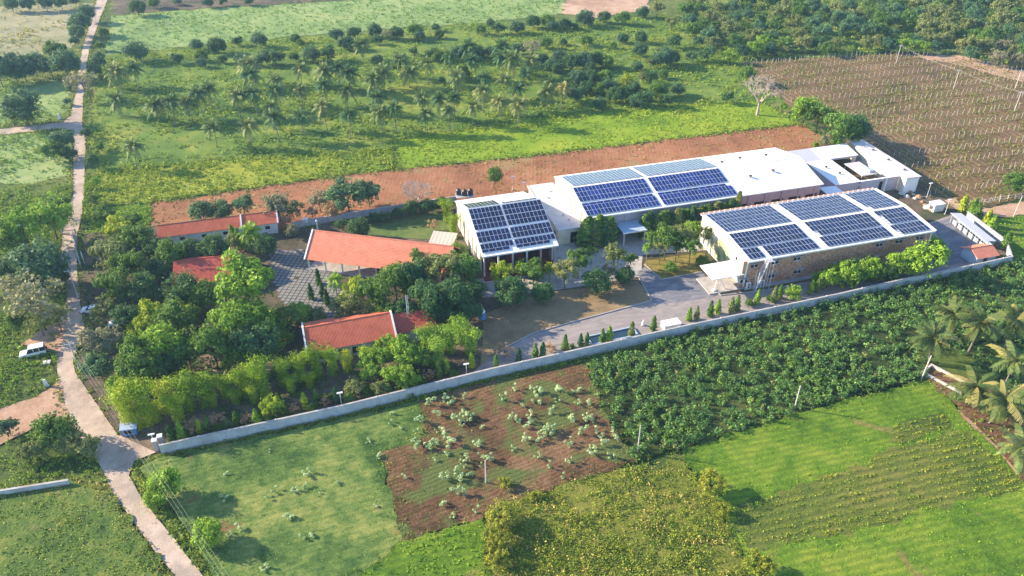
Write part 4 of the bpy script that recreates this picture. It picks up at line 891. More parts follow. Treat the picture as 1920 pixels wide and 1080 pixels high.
# ---- tiled houses
def tiled(label, o, az, Ls, hd, ze, zr, mat, wmat, trims=(), open_=False, front_ops=(), over=.5, cat='house', wall_back=True, ext=None):
    t = thing('tiled_house' if not open_ else 'tiled_pavilion', label, cat, (*o, 0), R(az))
    roof_slope('roof_slope', t, M[mat], 0, Ls, 0, ze, hd - .003, zr, .12); roof_slope('roof_slope', t, M[mat], 0, Ls, 2 * hd, ze, hd + .003, zr, .12)
    part('ridge_tiles', MB().prism([(hd - .22, zr - .08), (hd, zr + .03), (hd + .22, zr - .08), (hd, zr + .12)], 'x', 0, Ls), M[mat], t)
    if open_:
        n = int(Ls / 4.2)
        for i in range(n + 1):
            for y in (over, 2 * hd - over - .3): bx('column', t, M['white'], .4 + i * (Ls - 1.1) / n, .7 + i * (Ls - 1.1) / n, y, y + .3, 0, ze + .25)
        bx('floor', t, M['concrete'], .2, Ls - .2, .3, 2 * hd - .3, 0, .5)
        bx('beam', t, M['lav'], .3, Ls - .3, over + .02, over + .28, ze - .15, ze + .2)
    else:
        wall_x('wall', t, M[wmat], .4, Ls - .4, over, over + .25, 0, ze + .1, front_ops)
        wall_x('wall', t, M[wmat], .4, Ls - .4, 2 * hd - over - .25, 2 * hd - over, 0, ze + .1)
        zz = (zr - ze) / hd
        for xa in (.4, Ls - .65): part('gable_wall', MB().prism([(over + .25, 0), (2 * hd - over - .25, 0), (2 * hd - over - .25, ze + .1), (hd, zr - .2), (over + .25, ze + .1)], 'x', xa, xa + .25), M[wmat], t)
        for a, b, c, d in front_ops: window_x(t, a, b, c, d, over + .1, hood=False, fm='darksteel')
    for x in trims:
        part('verge_trim', MB().prism([(-.12, ze - .1), (hd, zr - .02), (2 * hd + .12, ze - .1), (2 * hd + .12, ze + .12), (hd, zr + .24), (-.12, ze + .12)], 'x', x - .17, x + .17), M['white'], t)
    return t
oD = W(295.3, 446.1, 3.5)
tiled('long red tiled outbuilding with bluish white wall backing on red soil', oD, 15.3, 29.2, 3.3, 3.5, 5.2, 'tilered', 'white', (29.2, 20.2), front_ops=[(5 + i * 5.2, 6.2 + i * 5.2, 1.6, 2.6) for i in range(5)])
oF = W(575.5, 662.6, 3.5)
fh = tiled('red tiled house with grey windows behind the bamboo clumps', oF, 17.3, 18.3, 5.4, 3.5, 6.0, 'tilered', 'wallgrey', (0, 18.3), front_ops=[(2.2, 4.2, .9, 2.6), (6.2, 7.6, .9, 2.6), (9.0, 11.2, .9, 2.6), (13.2, 15.4, .9, 2.6)])
a_ = R(17.3); oF2 = (oF[0] + 18.6 * math.cos(a_) - 1.2 * math.sin(a_), oF[1] + 18.6 * math.sin(a_) + 1.2 * math.cos(a_))
tiled('lower red tiled wing with a pale mast beside it', oF2, 17.3, 8.6, 4.3, 3.3, 5.2, 'tiledark', 'wallgrey', (), cat='house')
oG = W(571, 486, 3.6)
tiled('long bright orange tiled open pavilion beside the paved courtyard', oG, -12.5, 35.5, 6.2, 3.6, 8.2, 'tileorange', 'white', (0,), open_=True, cat='pavilion')
rl_ = W(325, 490, 6.0)
tiled('crimson tiled house half hidden under the compound trees', (rl_[0] + 1.3, rl_[1] - 6.2), 11.9, 15.0, 6.3, 3.3, 6.0, 'tiledark', 'lav', (), cat='house')
tiled('small orange tiled hut at the far corner of the wall', (112.3, 162.6), 15.5, 6.4, 2.9, 2.7, 4.0, 'tileorange', 'bluegrey', (), cat='hut', front_ops=[(2.4, 3.6, .4, 2.2)])
sd_ = thing('open_shed', 'long narrow grey-roofed open shed by the far corner hut', 'shed', (118.0, 170.6, 0), R(8.0))
part('roof', MB().slab([(-.2, 0, 3.0), (3.0, 0, 2.7), (3.0, 14.6, 2.7), (-.2, 14.6, 3.0)], .1), M['roofgrey'], sd_)
bx('rear_wall', sd_, M['bluegrey'], 2.6, 2.8, .3, 14.3, 0, 2.58)
for i in range(7): bx('post', sd_, M['steel'], .1, .25, .4 + i * 2.25, .55 + i * 2.25, 0, 2.85)
for i in range(6): bx('stall_board', sd_, M['bluegrey' if i % 2 else 'wallgrey'], .6, .7, .7 + i * 2.25, 2.4 + i * 2.25, .1, 1.5)
tr = thing('tin_shelter', 'small pale tin roof tucked against the orange pavilion end', 'shelter', (*W(803, 456, 3.6), 0), R(-11))
part('roof', MB().slab([(0, 0, 3.5), (6.2, 0, 3.5), (6.2, 5.0, 4.3), (0, 5.0, 4.3)], .08), M['tin'], tr)
for x, y, z in ((.2, .2, 3.4), (5.8, .2, 3.4), (5.8, 4.6, 4.1), (.2, 4.6, 4.1)): bx('post', tr, M['steel'], x, x + .15, y, y + .15, 0, z)

# ---- walls
def wall_run(label, pts, h, th, mat, pil=4.5, world=True, cop=True):
    w = [Vector(p) for p in pts]; t = thing('boundary_wall', label, 'wall', (w[0].x, w[0].y, 0)); o = w[0]
    bm_, cm, pm_ = MB(), MB(), None
    for i in range(len(w) - 1):
        a, b = w[i] - o, w[i + 1] - o; d = (b - a).normalized(); n = Vector((-d.y, d.x))
        def q(k, e): return [(p.x, p.y) for p in (a + n * k - d * e, a - n * k - d * e, b - n * k, b + n * k)]
        bm_.slab([(*p, h) for p in q(th / 2, 0)], h)
        cm.slab([(*p, h + .09) for p in q(th / 2 + .06, .0)], .088)
        L_ = (b - a).length; k = int(L_ / pil)
        for j in range(k):
            c = a + d * (pil * (j + .5))
            pl = MB().box(-.17, .17, -th / 2 - .06, th / 2 + .06, 0, h - .001)
            oo = part('pier', pl, mat, t, (c.x, c.y, 0), math.atan2(d.y, d.x))
            if j % 3 == 1: part('finial', MB().tube([(0, 0, h + .09), (0, 0, h + .3)], [.12, .05], 6), M['white'], oo)
    part('wall_face', bm_, mat, t)
    if cop: part('coping', cm, M['concrete'], t)
    return t
WL = [(-62.7, 101.1), (-32.1, 111.4), (-4.3, 122.1), (16.5, 129.3), (38.9, 137.0), (73.7, 148.3), (91.0, 154.4), (112.6, 161.3), (121.9, 164.5)]
wall_run('long grey boundary wall between the compound and near fields', WL, 2.35, .26, M['wallgrey'])
wall_run('rear compound wall along the red soil strip', [W(545, 418, 2), W(640, 401, 2), W(700, 392, 2), W(770, 381, 2), W(856, 368, 2)], 2.0, .22, M['wallgrey'])
wall_run('short grey wall stub across the road from the gate', [W(-60, 932, 1.4), W(0, 920, 1.4), W(128, 900, 1.4)], 1.4, .3, M['wallgrey'], 9)
wall_run('low wall beside the small barred gate up the road', [W(132, 434, 1.2), W(139, 455, 1.2), W(150, 495, 1.2)], 1.1, .2, M['wallgrey'], 9)
wall_run('side wall closing the compound by the corner hut', [(121.9, 164.5), (124.6, 172.6), (122.0, 187.5)], 2.0, .22, M['wallgrey'])
# ================================================================== VEGETATION
rv = np.random.default_rng(77)
rt = random.Random(21)
DUM = L['mid']
def shell(rng, k, lo=-0.35, rad=(0.5, 0.75), flat=0.85):
    d = unit(rng.normal(size=(k * 4, 3))); d = d[d[:, 2] > lo][:k]
    c = d * (rad[0] + (rad[1] - rad[0]) * rng.random((len(d), 1))); c[:, 2] *= flat; return c
def crown_broad(seed, k=32, n=150, size=.062, cr=(.24, .42), flat=.85, rad=(.45, .78), lo=-.4, lobes=6):
    """crown of several uneven lobes, each carrying clumps of leaves, with stray sprays and gaps between"""
    rng = np.random.default_rng(seed); C = []; per = max(3, k // (lobes + 1))
    L0 = [(np.array([0, 0, .08]), rad[1] * .62)]
    for i in range(lobes):
        a = i * 2 * math.pi / lobes + rng.normal() * .35; q = rad[0] * (.95 + .35 * rng.random())
        L0.append((np.array([q * math.cos(a), q * math.sin(a), (rng.random() - .42) * .75 * flat]), .26 + .24 * rng.random()))
    for c, r in L0:
        d = unit(rng.normal(size=(per * 3, 3))); d = d[(d[:, 2] > lo) | (rng.random(len(d)) < .3)][:per]; C.append(c + d * r * (.65 + .3 * rng.random((len(d), 1))) * [1, 1, flat])
    C = np.concatenate(C); r = (cr[0] + (cr[1] - cr[0]) * rng.random(len(C))) * .8
    a = clumps(rng, C, r, n, size, jit=.65)
    b = clumps(rng, unit(rng.normal(size=(46, 3))) * (.6 + .45 * rng.random((46, 1))) * [1, 1, .8], .05 + .14 * rng.random(46), 14, size * .85, jit=1.0)
    return fast_mesh('crown', np.r_[a, b], 4, DUM)
def crown_round(seed, k=44, n=110, size=.06):
    rng = np.random.default_rng(seed); C = shell(rng, k, -.6, (.56, .8), .86); C = np.r_[C, [[0, 0, .1], [.2, -.1, -.1]]]
    a = clumps(rng, C, .2 + .17 * rng.random(len(C)), n, size); b = clumps(rng, rng.normal(size=(30, 3)) * .5, [.3] * 30, 6, size * .9, jit=1.0)
    return fast_mesh('crown', np.r_[a, b], 4, DUM)
def crown_sparse(seed):
    rng = np.random.default_rng(seed); C = shell(rng, 34, -.5, (.35, 1.0), .8)
    return fast_mesh('crown', clumps(rng, C, .14 + .16 * rng.random(len(C)), 26, .07, jit=1.0), 4, DUM)
def crown_bamboo(seed):
    """fountain of arching plumes, unit radius, about 2 high from z=-1"""
    rng = np.random.default_rng(seed); P = []; N = []
    for k in range(17):
        a = rng.random() * 2 * math.pi; reach = .35 + .65 * rng.random(); top = .75 + .45 * rng.random()
        for t in np.linspace(.25, 1, 26):
            r = reach * t ** 2.2; z = -1 + (1 + top) * math.sin(t * 1.75) / math.sin(1.75) * 1.0
            w = .10 + .11 * math.sin(t * 3.0)
            for _ in range(6):
                e = rng.normal(size=3) * w; P.append((r * math.cos(a) + e[0], r * math.sin(a) + e[1], z + e[2])); N.append(e / w * .8 + rng.normal(size=3) * .6 + np.array([0, 0, .5]))
    for _ in range(900):
        a = rng.random() * 6.28; q = .5 * math.sqrt(rng.random()); e = rng.normal(size=3); P.append((q * math.cos(a), q * math.sin(a), -1 + 1.0 * rng.random() ** 1.3)); N.append(np.array([math.cos(a), math.sin(a), .5]) + e * .5)
    P = np.array(P); N = unit(np.array(N))
    return fast_mesh('crown', leaf_quads(rng, P, N, .06 * (.6 + .8 * rng.random(len(P))), .45), 4, DUM)
def crown_column(seed, n=1000):
    """slim tapering column of drooping leaves, height 1, radius .16"""
    rng = np.random.default_rng(seed); z = rng.random(n) ** .85; a = rng.random(n) * 2 * math.pi
    wob = .8 + .35 * np.sin(z * 17 + seed) * np.cos(a * 2 + z * 9)
    r = .16 * np.minimum(1, z * 9 + .35) * (1 - z ** 2.2 * .85) * wob * (.65 + .4 * rng.random(n))
    P = np.c_[r * np.cos(a), r * np.sin(a), .04 + .96 * z]
    N = unit(np.c_[np.cos(a), np.sin(a), .25 + 0 * a] + rng.normal(size=(n, 3)) * .45)
    return fast_mesh('crown', leaf_quads(rng, P, N, .040 * (.6 + .8 * rng.random(n)), .55), 4, DUM)
def frond(rng, ang, rise, length, droop, nseg=11, wid=.16):
    """one feathered palm leaf as quads: leaflets either side of an arching midrib"""
    ca, sa = math.cos(ang), math.sin(ang); pts = []
    for i in range(nseg + 1):
        t = i / nseg; r = length * (t * math.cos(rise) * (1 - .18 * t)); z = length * (math.sin(rise) * t - droop * t * t)
        pts.append(np.array([r * ca, r * sa, z]))
    q = []; side = np.array([-sa, ca, 0.])
    for i in range(nseg):
        t = (i + .5) / nseg; a, b = pts[i], pts[i + 1]; w = length * wid * math.sin(min(1, t * 1.9 + .22) * math.pi * .5) * (1 - .55 * t ** 3)
        for s_ in (-1, 1):
            tip = side * s_ * w + (b - a) * (.9 + .3 * rng.random()) + np.array([0, 0, -w * (.55 + .35 * rng.random())])
            m = (b - a) * .72
            q += [a, a + m, a + m * .9 + tip, a + tip]
    return np.array(q)
def crown_palm(seed, n=34):
    rng = np.random.default_rng(seed); q = []
    for k in range(n):
        el = [1.15, .75, .4, .12, -.2, -.6][k % 6] + rng.normal() * .12
        q.append(frond(rng, k * 2.39996 + rng.normal() * .15, el, 1.0 * (.82 + .25 * rng.random()), .40 if el > .3 else .26, 9, .19))
    return fast_mesh('crown', np.concatenate(q), 4, DUM)
def crown_papaya(seed):
    rng = np.random.default_rng(seed); C = []
    for k in range(rng.integers(3, 6)): C.append((rng.normal() * .42, rng.normal() * .42, rng.normal() * .3))
    return fast_mesh('crown', clumps(rng, C, [.3 + .22 * rng.random() for _ in C], 46, .15, jit=.5, up=.6, flat=.75), 4, DUM)
def crown_bare(seed, depth=5, nb=3, spread=.55):
    rg = random.Random(seed); mb = MB()
    def br(p, d, ln, r, k):
        e = p + d * ln; mid = p + d * ln * .5 + Vector((rg.gauss(0, .06), rg.gauss(0, .06), rg.gauss(0, .04))) * ln
        mb.tube([p, mid, e], [r, r * .85, r * .65], 4, cap=False)
        if k == 0: return
        for _ in range(nb if k > 1 else nb + 1):
            nd = (d + Vector((rg.gauss(0, spread), rg.gauss(0, spread), rg.gauss(0.12, spread * .6)))).normalized()
            br(e, nd, ln * rg.uniform(.6, .82), r * .62, k - 1)
    for i in range(4):
        a = i * math.pi / 2 + rg.random(); br(Vector((0, 0, 0)), Vector((math.cos(a) * .65, math.sin(a) * .65, .8)).normalized(), .34, .035, depth)
    m = mb.mesh('crown', M['palebark']); return m
CR = {
 'broad': [crown_broad(s) for s in (1, 2, 3, 4)],
 'dense': [crown_round(s) for s in (5, 6, 7)],
 'feather': [crown_broad(s, 36, 105, .055, (.16, .34), .8, (.4, .95), -.45) for s in (8, 9, 10)],
 'sparse': [crown_sparse(s) for s in (11, 12)],
 'bamboo': [crown_bamboo(s) for s in (13, 14, 15)],
 'column': [crown_column(s) for s in (16, 17, 18)],
 'palm': [crown_palm(s) for s in (19, 20, 21)],
 'papaya': [crown_papaya(s) for s in (22, 23, 24, 25)],
 'bush': [crown_broad(s, 18, 110, .078, (.3, .45), .8, (.35, .7), -.2) for s in (26, 27)],
 'bare': [crown_bare(28), crown_bare(29)],
}
def trunk_mesh(kind, seed):
    rg = random.Random(seed); mb = MB()
    if kind == 'tree':
        p = [Vector((0, 0, -.02)), Vector((rg.gauss(0, .02), rg.gauss(0, .02), .35)), Vector((rg.gauss(0, .04), rg.gauss(0, .04), .62))]
        mb.tube(p, [.05, .036, .03], 6)
        for k in range(9):
            a = k * 2.4 + rg.random() * .7; r = .22 + .12 * rg.random()
            mb.tube([p[2] - Vector((0, 0, .04 * k)), p[2] + Vector((r * .5 * math.cos(a), r * .5 * math.sin(a), .14)), p[2] + Vector((r * math.cos(a), r * math.sin(a), .33))], [.022, .016, .007], 5)
    elif kind == 'palm':
        bx_, by_ = rg.gauss(0, .05), rg.gauss(0, .05)
        mb.tube([(bx_ * (1 - t) ** 2, by_ * (1 - t) ** 2, t) for t in (-.01, .1, .35, .7, 1.0)], [.032, .022, .019, .016, .015], 7)
    else:
        mb.tube([(0, 0, -.02), (0, 0, 1)], [.03, .015], 6)
    return mb.mesh('trunk', M['palmbark'] if kind == 'palm' else M['bark'])
TR = {k: [trunk_mesh(k, s) for s in (1, 2, 3)] for k in ('tree', 'palm', 'pole')}
GROUPS = {}
def set_mat(o, mat):
    o.material_slots[0].link = 'OBJECT'; o.material_slots[0].material = mat
def tree(u, v, rpx, kind, leaf, grp, tk=0.5, sq=1.0, name=None, world=None, rad=None):
    """(u,v): where the photograph shows the crown's centre; rpx its radius there; tk: clear trunk in crown radii"""
    x, y = W(u, v) if world is None else world; r = 3.0 if rad is None else rad
    for _ in range(4):
        if rad is None: r = rpx * slant(x, y, 3) / _F
        hc = r * tk + r * .78 * sq
        if world is None: x, y = W(u, v, hc)
    nm = name or {'palm': 'coconut_palm', 'bamboo': 'bamboo_clump', 'column': 'column_shrub', 'papaya': 'small_tree', 'bush': 'shrub', 'bare': 'bare_tree'}.get(kind, 'tree')
    t = link(nm, None, None, (x, y, 0), rt.random() * 6.28); t.empty_display_size = .3
    c = link('crown', rt.choice(CR[kind]), t)
    if kind != 'bare': set_mat(c, L[leaf])
    if kind == 'bare':
        c.location = (0, 0, r * .5); c.scale = (r, r, r * 1.15)
        tr_ = link('trunk', TR['pole'][0], t); tr_.scale = (r * 2.4, r * 2.4, r * .55); set_mat(tr_, M['palebark'])
    else:
        c.location = (0, 0, hc); c.scale = (r * rt.uniform(.93, 1.07), r * rt.uniform(.93, 1.07), r * sq * rt.uniform(.92, 1.08))
        tr_ = link('trunk', rt.choice(TR['tree']), t); q = max(r * .9, .6); tr_.scale = (q * .9, q * .9, hc * 1.15)
    GROUPS.setdefault(grp, []).append(t); return t
def palm(u, v, rpx, leaf, grp, h=8.0):
    x, y = W(u, v, h); r = rpx * slant(x, y, h) / _F
    t = link('coconut_palm', None, None, (x, y, 0), rt.random() * 6.28); t.empty_display_size = .3
    k = link('trunk', rt.choice(TR['palm']), t); k.scale = (h * .9, h * .9, h)
    c = link('crown', rt.choice(CR['palm']), t, (0, 0, h)); c.scale = (r, r, r * rt.uniform(.9, 1.1)); set_mat(c, L[leaf])
    GROUPS.setdefault(grp, []).append(t); return t
def column(u, v, h, leaf, grp, fat=1.0):
    """(u,v): middle of the column"""
    x, y = W(u, v, h / 2)
    t = link('column_shrub', None, None, (x, y, 0), rt.random() * 6.28); t.empty_display_size = .3
    c = link('crown', rt.choice(CR['column']), t, (0, 0, .1)); c.scale = (h * fat, h * fat, h); set_mat(c, L[leaf])
    k = link('trunk', TR['pole'][0], t); k.scale = (2.2, 2.2, h * .5)
    GROUPS.setdefault(grp, []).append(t); return t

# --- trees inside the compound, road side
for u, v, r, k, lf in [
 (222, 428, 26, 'broad', 'olive'), (250, 448, 30, 'broad', 'mid'), (205, 478, 32, 'broad', 'olive'), (242, 500, 36, 'broad', 'mid'), (285, 468, 28, 'broad', 'dark'), (210, 535, 32, 'broad', 'mid'),
 (268, 540, 36, 'broad', 'dark'), (195, 578, 24, 'feather', 'olive'), (300, 505, 26, 'dense', 'dark'), (248, 412, 18, 'broad', 'mid'), (196, 405, 20, 'broad', 'mid'), (176, 372, 12, 'bush', 'mid'), (178, 340, 11, 'bush', 'mid'), (172, 300, 12, 'bush', 'dark'),
 (188, 638, 34, 'broad', 'grey'), (182, 684, 30, 'broad', 'blue'), (257, 682, 42, 'broad', 'mid'), (300, 642, 42, 'broad', 'mid'), (330, 598, 42, 'broad', 'dark'),
 (345, 588, 26, 'feather', 'yellow'), (290, 590, 30, 'broad', 'olive'), (376, 552, 36, 'dense', 'dark'), (338, 545, 36, 'dense', 'dark'), (460, 532, 58, 'broad', 'light'),
 (470, 600, 46, 'broad', 'mid'), (430, 612, 42, 'broad', 'light'), (520, 602, 38, 'broad', 'mid'), (560, 588, 30, 'broad', 'mid'), (592, 592, 20, 'broad', 'olive'), (395, 640, 42, 'broad', 'mid'), (480, 640, 42, 'broad', 'dark'),
 (530, 634, 24, 'broad', 'mid'), (360, 470, 30, 'dense', 'dark'), (402, 466, 28, 'dense', 'dark'), (322, 472, 30, 'dense', 'dark'), (440, 452, 20, 'feather', 'olive'), (498, 458, 26, 'dense', 'dark'), (482, 492, 14, 'feather', 'blue'),
 (350, 660, 36, 'broad', 'dark'), (440, 660, 34, 'broad', 'dark'), (272, 612, 26, 'broad', 'olive'), (236, 590, 26, 'broad', 'dark'), (315, 690, 30, 'broad', 'dark'), (226, 720, 24, 'broad', 'mid')]:
    tree(u, v, r * rt.uniform(.88, 1.06), k, rt.choice([lf, lf, {'mid': 'light', 'dark': 'mid', 'olive': 'yellow', 'grey': 'olive', 'light': 'light', 'blue': 'mid', 'yellow': 'yellow'}[lf]]), 'west', rt.uniform(.3, .8) if not (500 < u < 610 and v > 570) else .1, rt.uniform(.85, 1.15) if not (500 < u < 610 and v > 570) else .75)
# --- trees behind the outbuilding and around the green lawn
for u, v, r, k, lf in [(378, 396, 22, 'dense', 'blue'), (412, 394, 22, 'dense', 'blue'), (456, 384, 20, 'broad', 'blue'), (520, 383, 32, 'feather', 'grey'), (548, 392, 20, 'feather', 'olive'), (598, 372, 26, 'feather', 'grey'),
 (650, 366, 36, 'broad', 'blue'), (690, 362, 26, 'broad', 'blue'), (624, 396, 18, 'feather', 'pink'), (585, 398, 14, 'feather', 'pink'), (672, 426, 22, 'dense', 'dark'), (768, 388, 16, 'dense', 'dark'), (800, 386, 16, 'dense', 'dark'), (830, 382, 15, 'dense', 'dark'),
 (700, 408, 12, 'dense', 'dark'), (722, 404, 12, 'dense', 'blue'), (745, 400, 12, 'dense', 'dark'), (813, 420, 13, 'sparse', 'pink'), (548, 432, 14, 'bush', 'grey'), (640, 420, 14, 'bush', 'dark')]:
    tree(u, v, r, k, lf, 'rear', .35)
tree(928, 328, 15, 'dense', 'mid', 'solo1', 1.2, 1.25); tree(780, 352, 42, 'bare', '', 'solo2'); tree(1430, 158, 44, 'bare', '', 'solo3')
for u, v in ((838, 398), (850, 428)): tree(u, v, 17, 'bamboo', 'bamboo', 'lawnbamboo', .35, 1.2)
# --- trees between the pavilion and the dry lawn
for u, v, r, k, lf in [(672, 542, 30, 'broad', 'yellow'), (652, 572, 30, 'broad', 'olive'), (700, 552, 36, 'broad', 'mid'), (740, 522, 36, 'broad', 'mid'), (782, 512, 38, 'broad', 'dark'), (830, 502, 42, 'broad', 'olive'), (872, 502, 38, 'broad', 'mid'),
 (800, 562, 40, 'broad', 'dark'), (850, 552, 40, 'broad', 'dark'), (888, 542, 28, 'broad', 'dark'), (722, 584, 26, 'broad', 'mid'), (880, 580, 26, 'broad', 'dark'), (768, 545, 20, 'feather', 'yellow'), (856, 470, 20, 'dense', 'mid'), (760, 580, 28, 'broad', 'dark'), (835, 585, 26, 'broad', 'dark'), (690, 590, 22, 'broad', 'olive')]:
    tree(u, v, r, k, lf, 'mid', .6)
for u, v, r, k, lf in [(940, 512, 30, 'feather', 'yellow'), (1000, 512, 32, 'broad', 'mid'), (958, 548, 40, 'dense', 'dark'), (1018, 548, 28, 'dense', 'dark'), (1060, 508, 30, 'feather', 'olive'), (1086, 488, 30, 'feather', 'mid'), (1118, 528, 34, 'dense', 'dark'),
 (1152, 478, 32, 'feather', 'olive'), (1172, 515, 24, 'dense', 'dark'), (1182, 486, 18, 'feather', 'mid'), (1110, 472, 16, 'feather', 'mid'), (1032, 505, 20, 'feather', 'yellow'), (978, 500, 20, 'feather', 'light'), (1140, 505, 18, 'feather', 'grey')]:
    tree(u, v, r * .86, k, lf, 'fore', .9 if k == 'feather' else .25)
for u, v, r, k, lf in [(1226, 448, 20, 'feather', 'mid'), (1252, 442, 24, 'broad', 'mid'), (1278, 436, 24, 'feather', 'olive'), (1300, 428, 20, 'feather', 'light'), (1240, 462, 18, 'feather', 'olive'), (1296, 462, 20, 'feather', 'mid'), (1322, 440, 18, 'feather', 'olive'), (1270, 462, 16, 'feather', 'mid')]:
    tree(u, v, r, k, lf, 'isle', 1.5)
tree(1258, 502, 14, 'dense', 'mid', 'solo4', .1); tree(1318, 488, 14, 'bush', 'mid', 'solo5', .1)
tree(1345, 452, 16, 'sparse', 'pale', 'gable', .6, 1.5); tree(1332, 430, 14, 'sparse', 'pale', 'gable', .8, 1.6)
# --- hedge of slim conifers in front of the white hall
for i, (lx, ly, h) in enumerate([(-0.6 + k * .95, -2.6 + .4 * math.sin(k * 2.1), 7.6 + .9 * math.sin(k * 1.7 + .6)) for k in range(8)] + [(15.8 + k * 1.45, -2.2 + .4 * math.sin(k * 1.9), 6.6 + .6 * math.sin(k * 2.3)) for k in range(18)] + [(42.3, -1.6, 9.0)]):
    p_ = in_c(lx, ly); hg = link('column_shrub', None, None, (*p_, 0), rt.random() * 6.28); hg.empty_display_size = .3
    c = link('crown', rt.choice(CR['column']), hg, (0, 0, .1)); ft = 2.0 if i < 26 else 1.1; c.scale = (h * ft, h * ft, h); set_mat(c, L[['mid', 'dark', 'olive', 'mid'][i % 4]])
    k_ = link('trunk', TR['pole'][0], hg); k_.scale = (2.2, 2.2, h * .5); GROUPS.setdefault('hedge', []).append(hg)
# --- yellow-green trees along the rubble wall
for u, v, r, k, lf in [(1555, 520, 22, 'broad', 'light'), (1590, 512, 28, 'broad', 'light'), (1624, 502, 24, 'broad', 'light'), (1652, 504, 16, 'broad', 'light'), (1692, 494, 26, 'broad', 'light'), (1734, 484, 36, 'broad', 'light'), (1752, 460, 18, 'broad', 'light'), (1488, 548, 18, 'broad', 'light'), (1570, 500, 14, 'broad', 'yellow'), (1536, 528, 16, 'broad', 'mid'), (1606, 515, 20, 'broad', 'mid'), (1640, 512, 18, 'broad', 'mid'), (1668, 506, 20, 'broad', 'mid'), (1712, 498, 22, 'broad', 'light')]:
    tree(u, v, r, k, lf, 'brick', .3)
# --- bamboo along the wall and trees before the tiled house
for u, v, r in [(238, 768, 28), (268, 762, 28), (308, 748, 28), (345, 742, 25), (385, 736, 27), (420, 728, 26), (455, 722, 25), (490, 716, 27), (530, 702, 30), (562, 692, 28), (592, 686, 26), (622, 682, 24), (650, 682, 22), (222, 750, 20), (290, 775, 20), (330, 768, 20), (585, 655, 14), (612, 660, 13), (255, 790, 18), (400, 752, 16), (440, 745, 16), (475, 738, 16), (545, 725, 18), (580, 715, 18), (690, 675, 20)]:
    tree(u, v, r * (1.08 if u < 500 else .9) * rt.uniform(.72, 1.12), 'bamboo', rt.choice(['bamboo', 'bamboo', 'light', 'yellow']), 'bamboo', .3, rt.uniform(.85, 1.35))
for u, v in ((862, 622), (882, 642), (842, 640), (820, 662), (800, 640)): tree(u, v, 25, 'bamboo', 'light', 'archbamboo', .3, 1.0)
for u, v, r, k, lf in [(732, 642, 34, 'feather', 'light'), (700, 662, 34, 'feather', 'light'), (762, 652, 40, 'broad', 'light'), (742, 702, 36, 'feather', 'light'), (692, 692, 30, 'feather', 'light'), (795, 660, 30, 'broad', 'mid'), (664, 722, 24, 'bush', 'olive'), (512, 756, 26, 'broad', 'bamboo'), (770, 710, 26, 'broad', 'light'), (715, 725, 22, 'bush', 'olive')]:
    tree(u, v + (9 if v < 670 else 2), r * .86, k, lf, 'housefront', .3)
# --- slim column shrubs and dry shrubs along the boundary wall
for i, (u, v) in enumerate([(318, 812), (338, 808), (373, 800), (388, 795), (427, 797), (442, 785), (480, 785), (570, 752), (592, 743), (630, 741), (823, 693), (838, 687), (884, 677), (930, 679), (973, 668), (1004, 660), (1018, 658), (1060, 643), (1089, 639), (1101, 637), (1130, 631), (1143, 629), (1185, 618), (1226, 608), (1293, 590), (1307, 588), (1333, 580), (1347, 576), (1372, 573), (1383, 570), (1421, 558), (1453, 552), (1463, 548), (1522, 540), (1534, 536)]):
    column(u, v, rt.uniform(3.4, 4.6), ['mid', 'light', 'yellow', 'mid', 'dark'][i % 5] if i < 13 else (['dark', 'mid'][i % 2] if i < 20 else ['light', 'olive', 'mid'][i % 3]), 'wallcol', 1.25)
for u, v, r in [(360, 798, 16), (407, 784, 14), (465, 784, 14), (550, 765, 12), (864, 680, 11), (946, 656, 19), (1031, 652, 14), (610, 752, 12), (805, 700, 13)]: tree(u, v, r, 'sparse', 'pink', 'dryshrub', .2, .9)
for u, v, r in [(1073, 650, 8), (1405, 568, 10), (1445, 560, 9), (850, 700, 9), (585, 762, 12), (500, 782, 11), (535, 768, 10), (615, 745, 12), (655, 745, 14), (690, 735, 14), (730, 735, 13), (790, 715, 12), (770, 738, 9), (350, 815, 8), (410, 800, 9), (450, 792, 9)]: tree(u, v, r, 'bush', 'mid', 'wallbush', .05)
for i, (u, v) in enumerate([(1808, 382), (1826, 388), (1834, 396), (1853, 410), (1862, 420), (1888, 452)]): column(u, v, 5.0, ['yellow', 'light', 'mid'][i % 3], 'eastcol', 1.7)
for u, v in ((596, 520), (604, 545), (582, 548), (612, 558), (710, 505), (730, 495)): column(u, v, 4.5, 'dark' if u < 620 else 'mid', 'courtcol', 1.2)
for u, v, h in ((447, 450, 6.5), (437, 442, 6.0), (240, 640, 5), (270, 632, 5)): column(u, v, h, 'light', 'creepcol', 1.2)
# --- palms inside the compound
palm(470, 432, 30, 'light', 'yardpalm', 6.5); palm(628, 522, 22, 'light', 'yardpalm', 6.0); palm(1214, 462, 12, 'light', 'yardpalm', 5.0); palm(780, 476, 22, 'mid', 'yardpalm', 6.5)
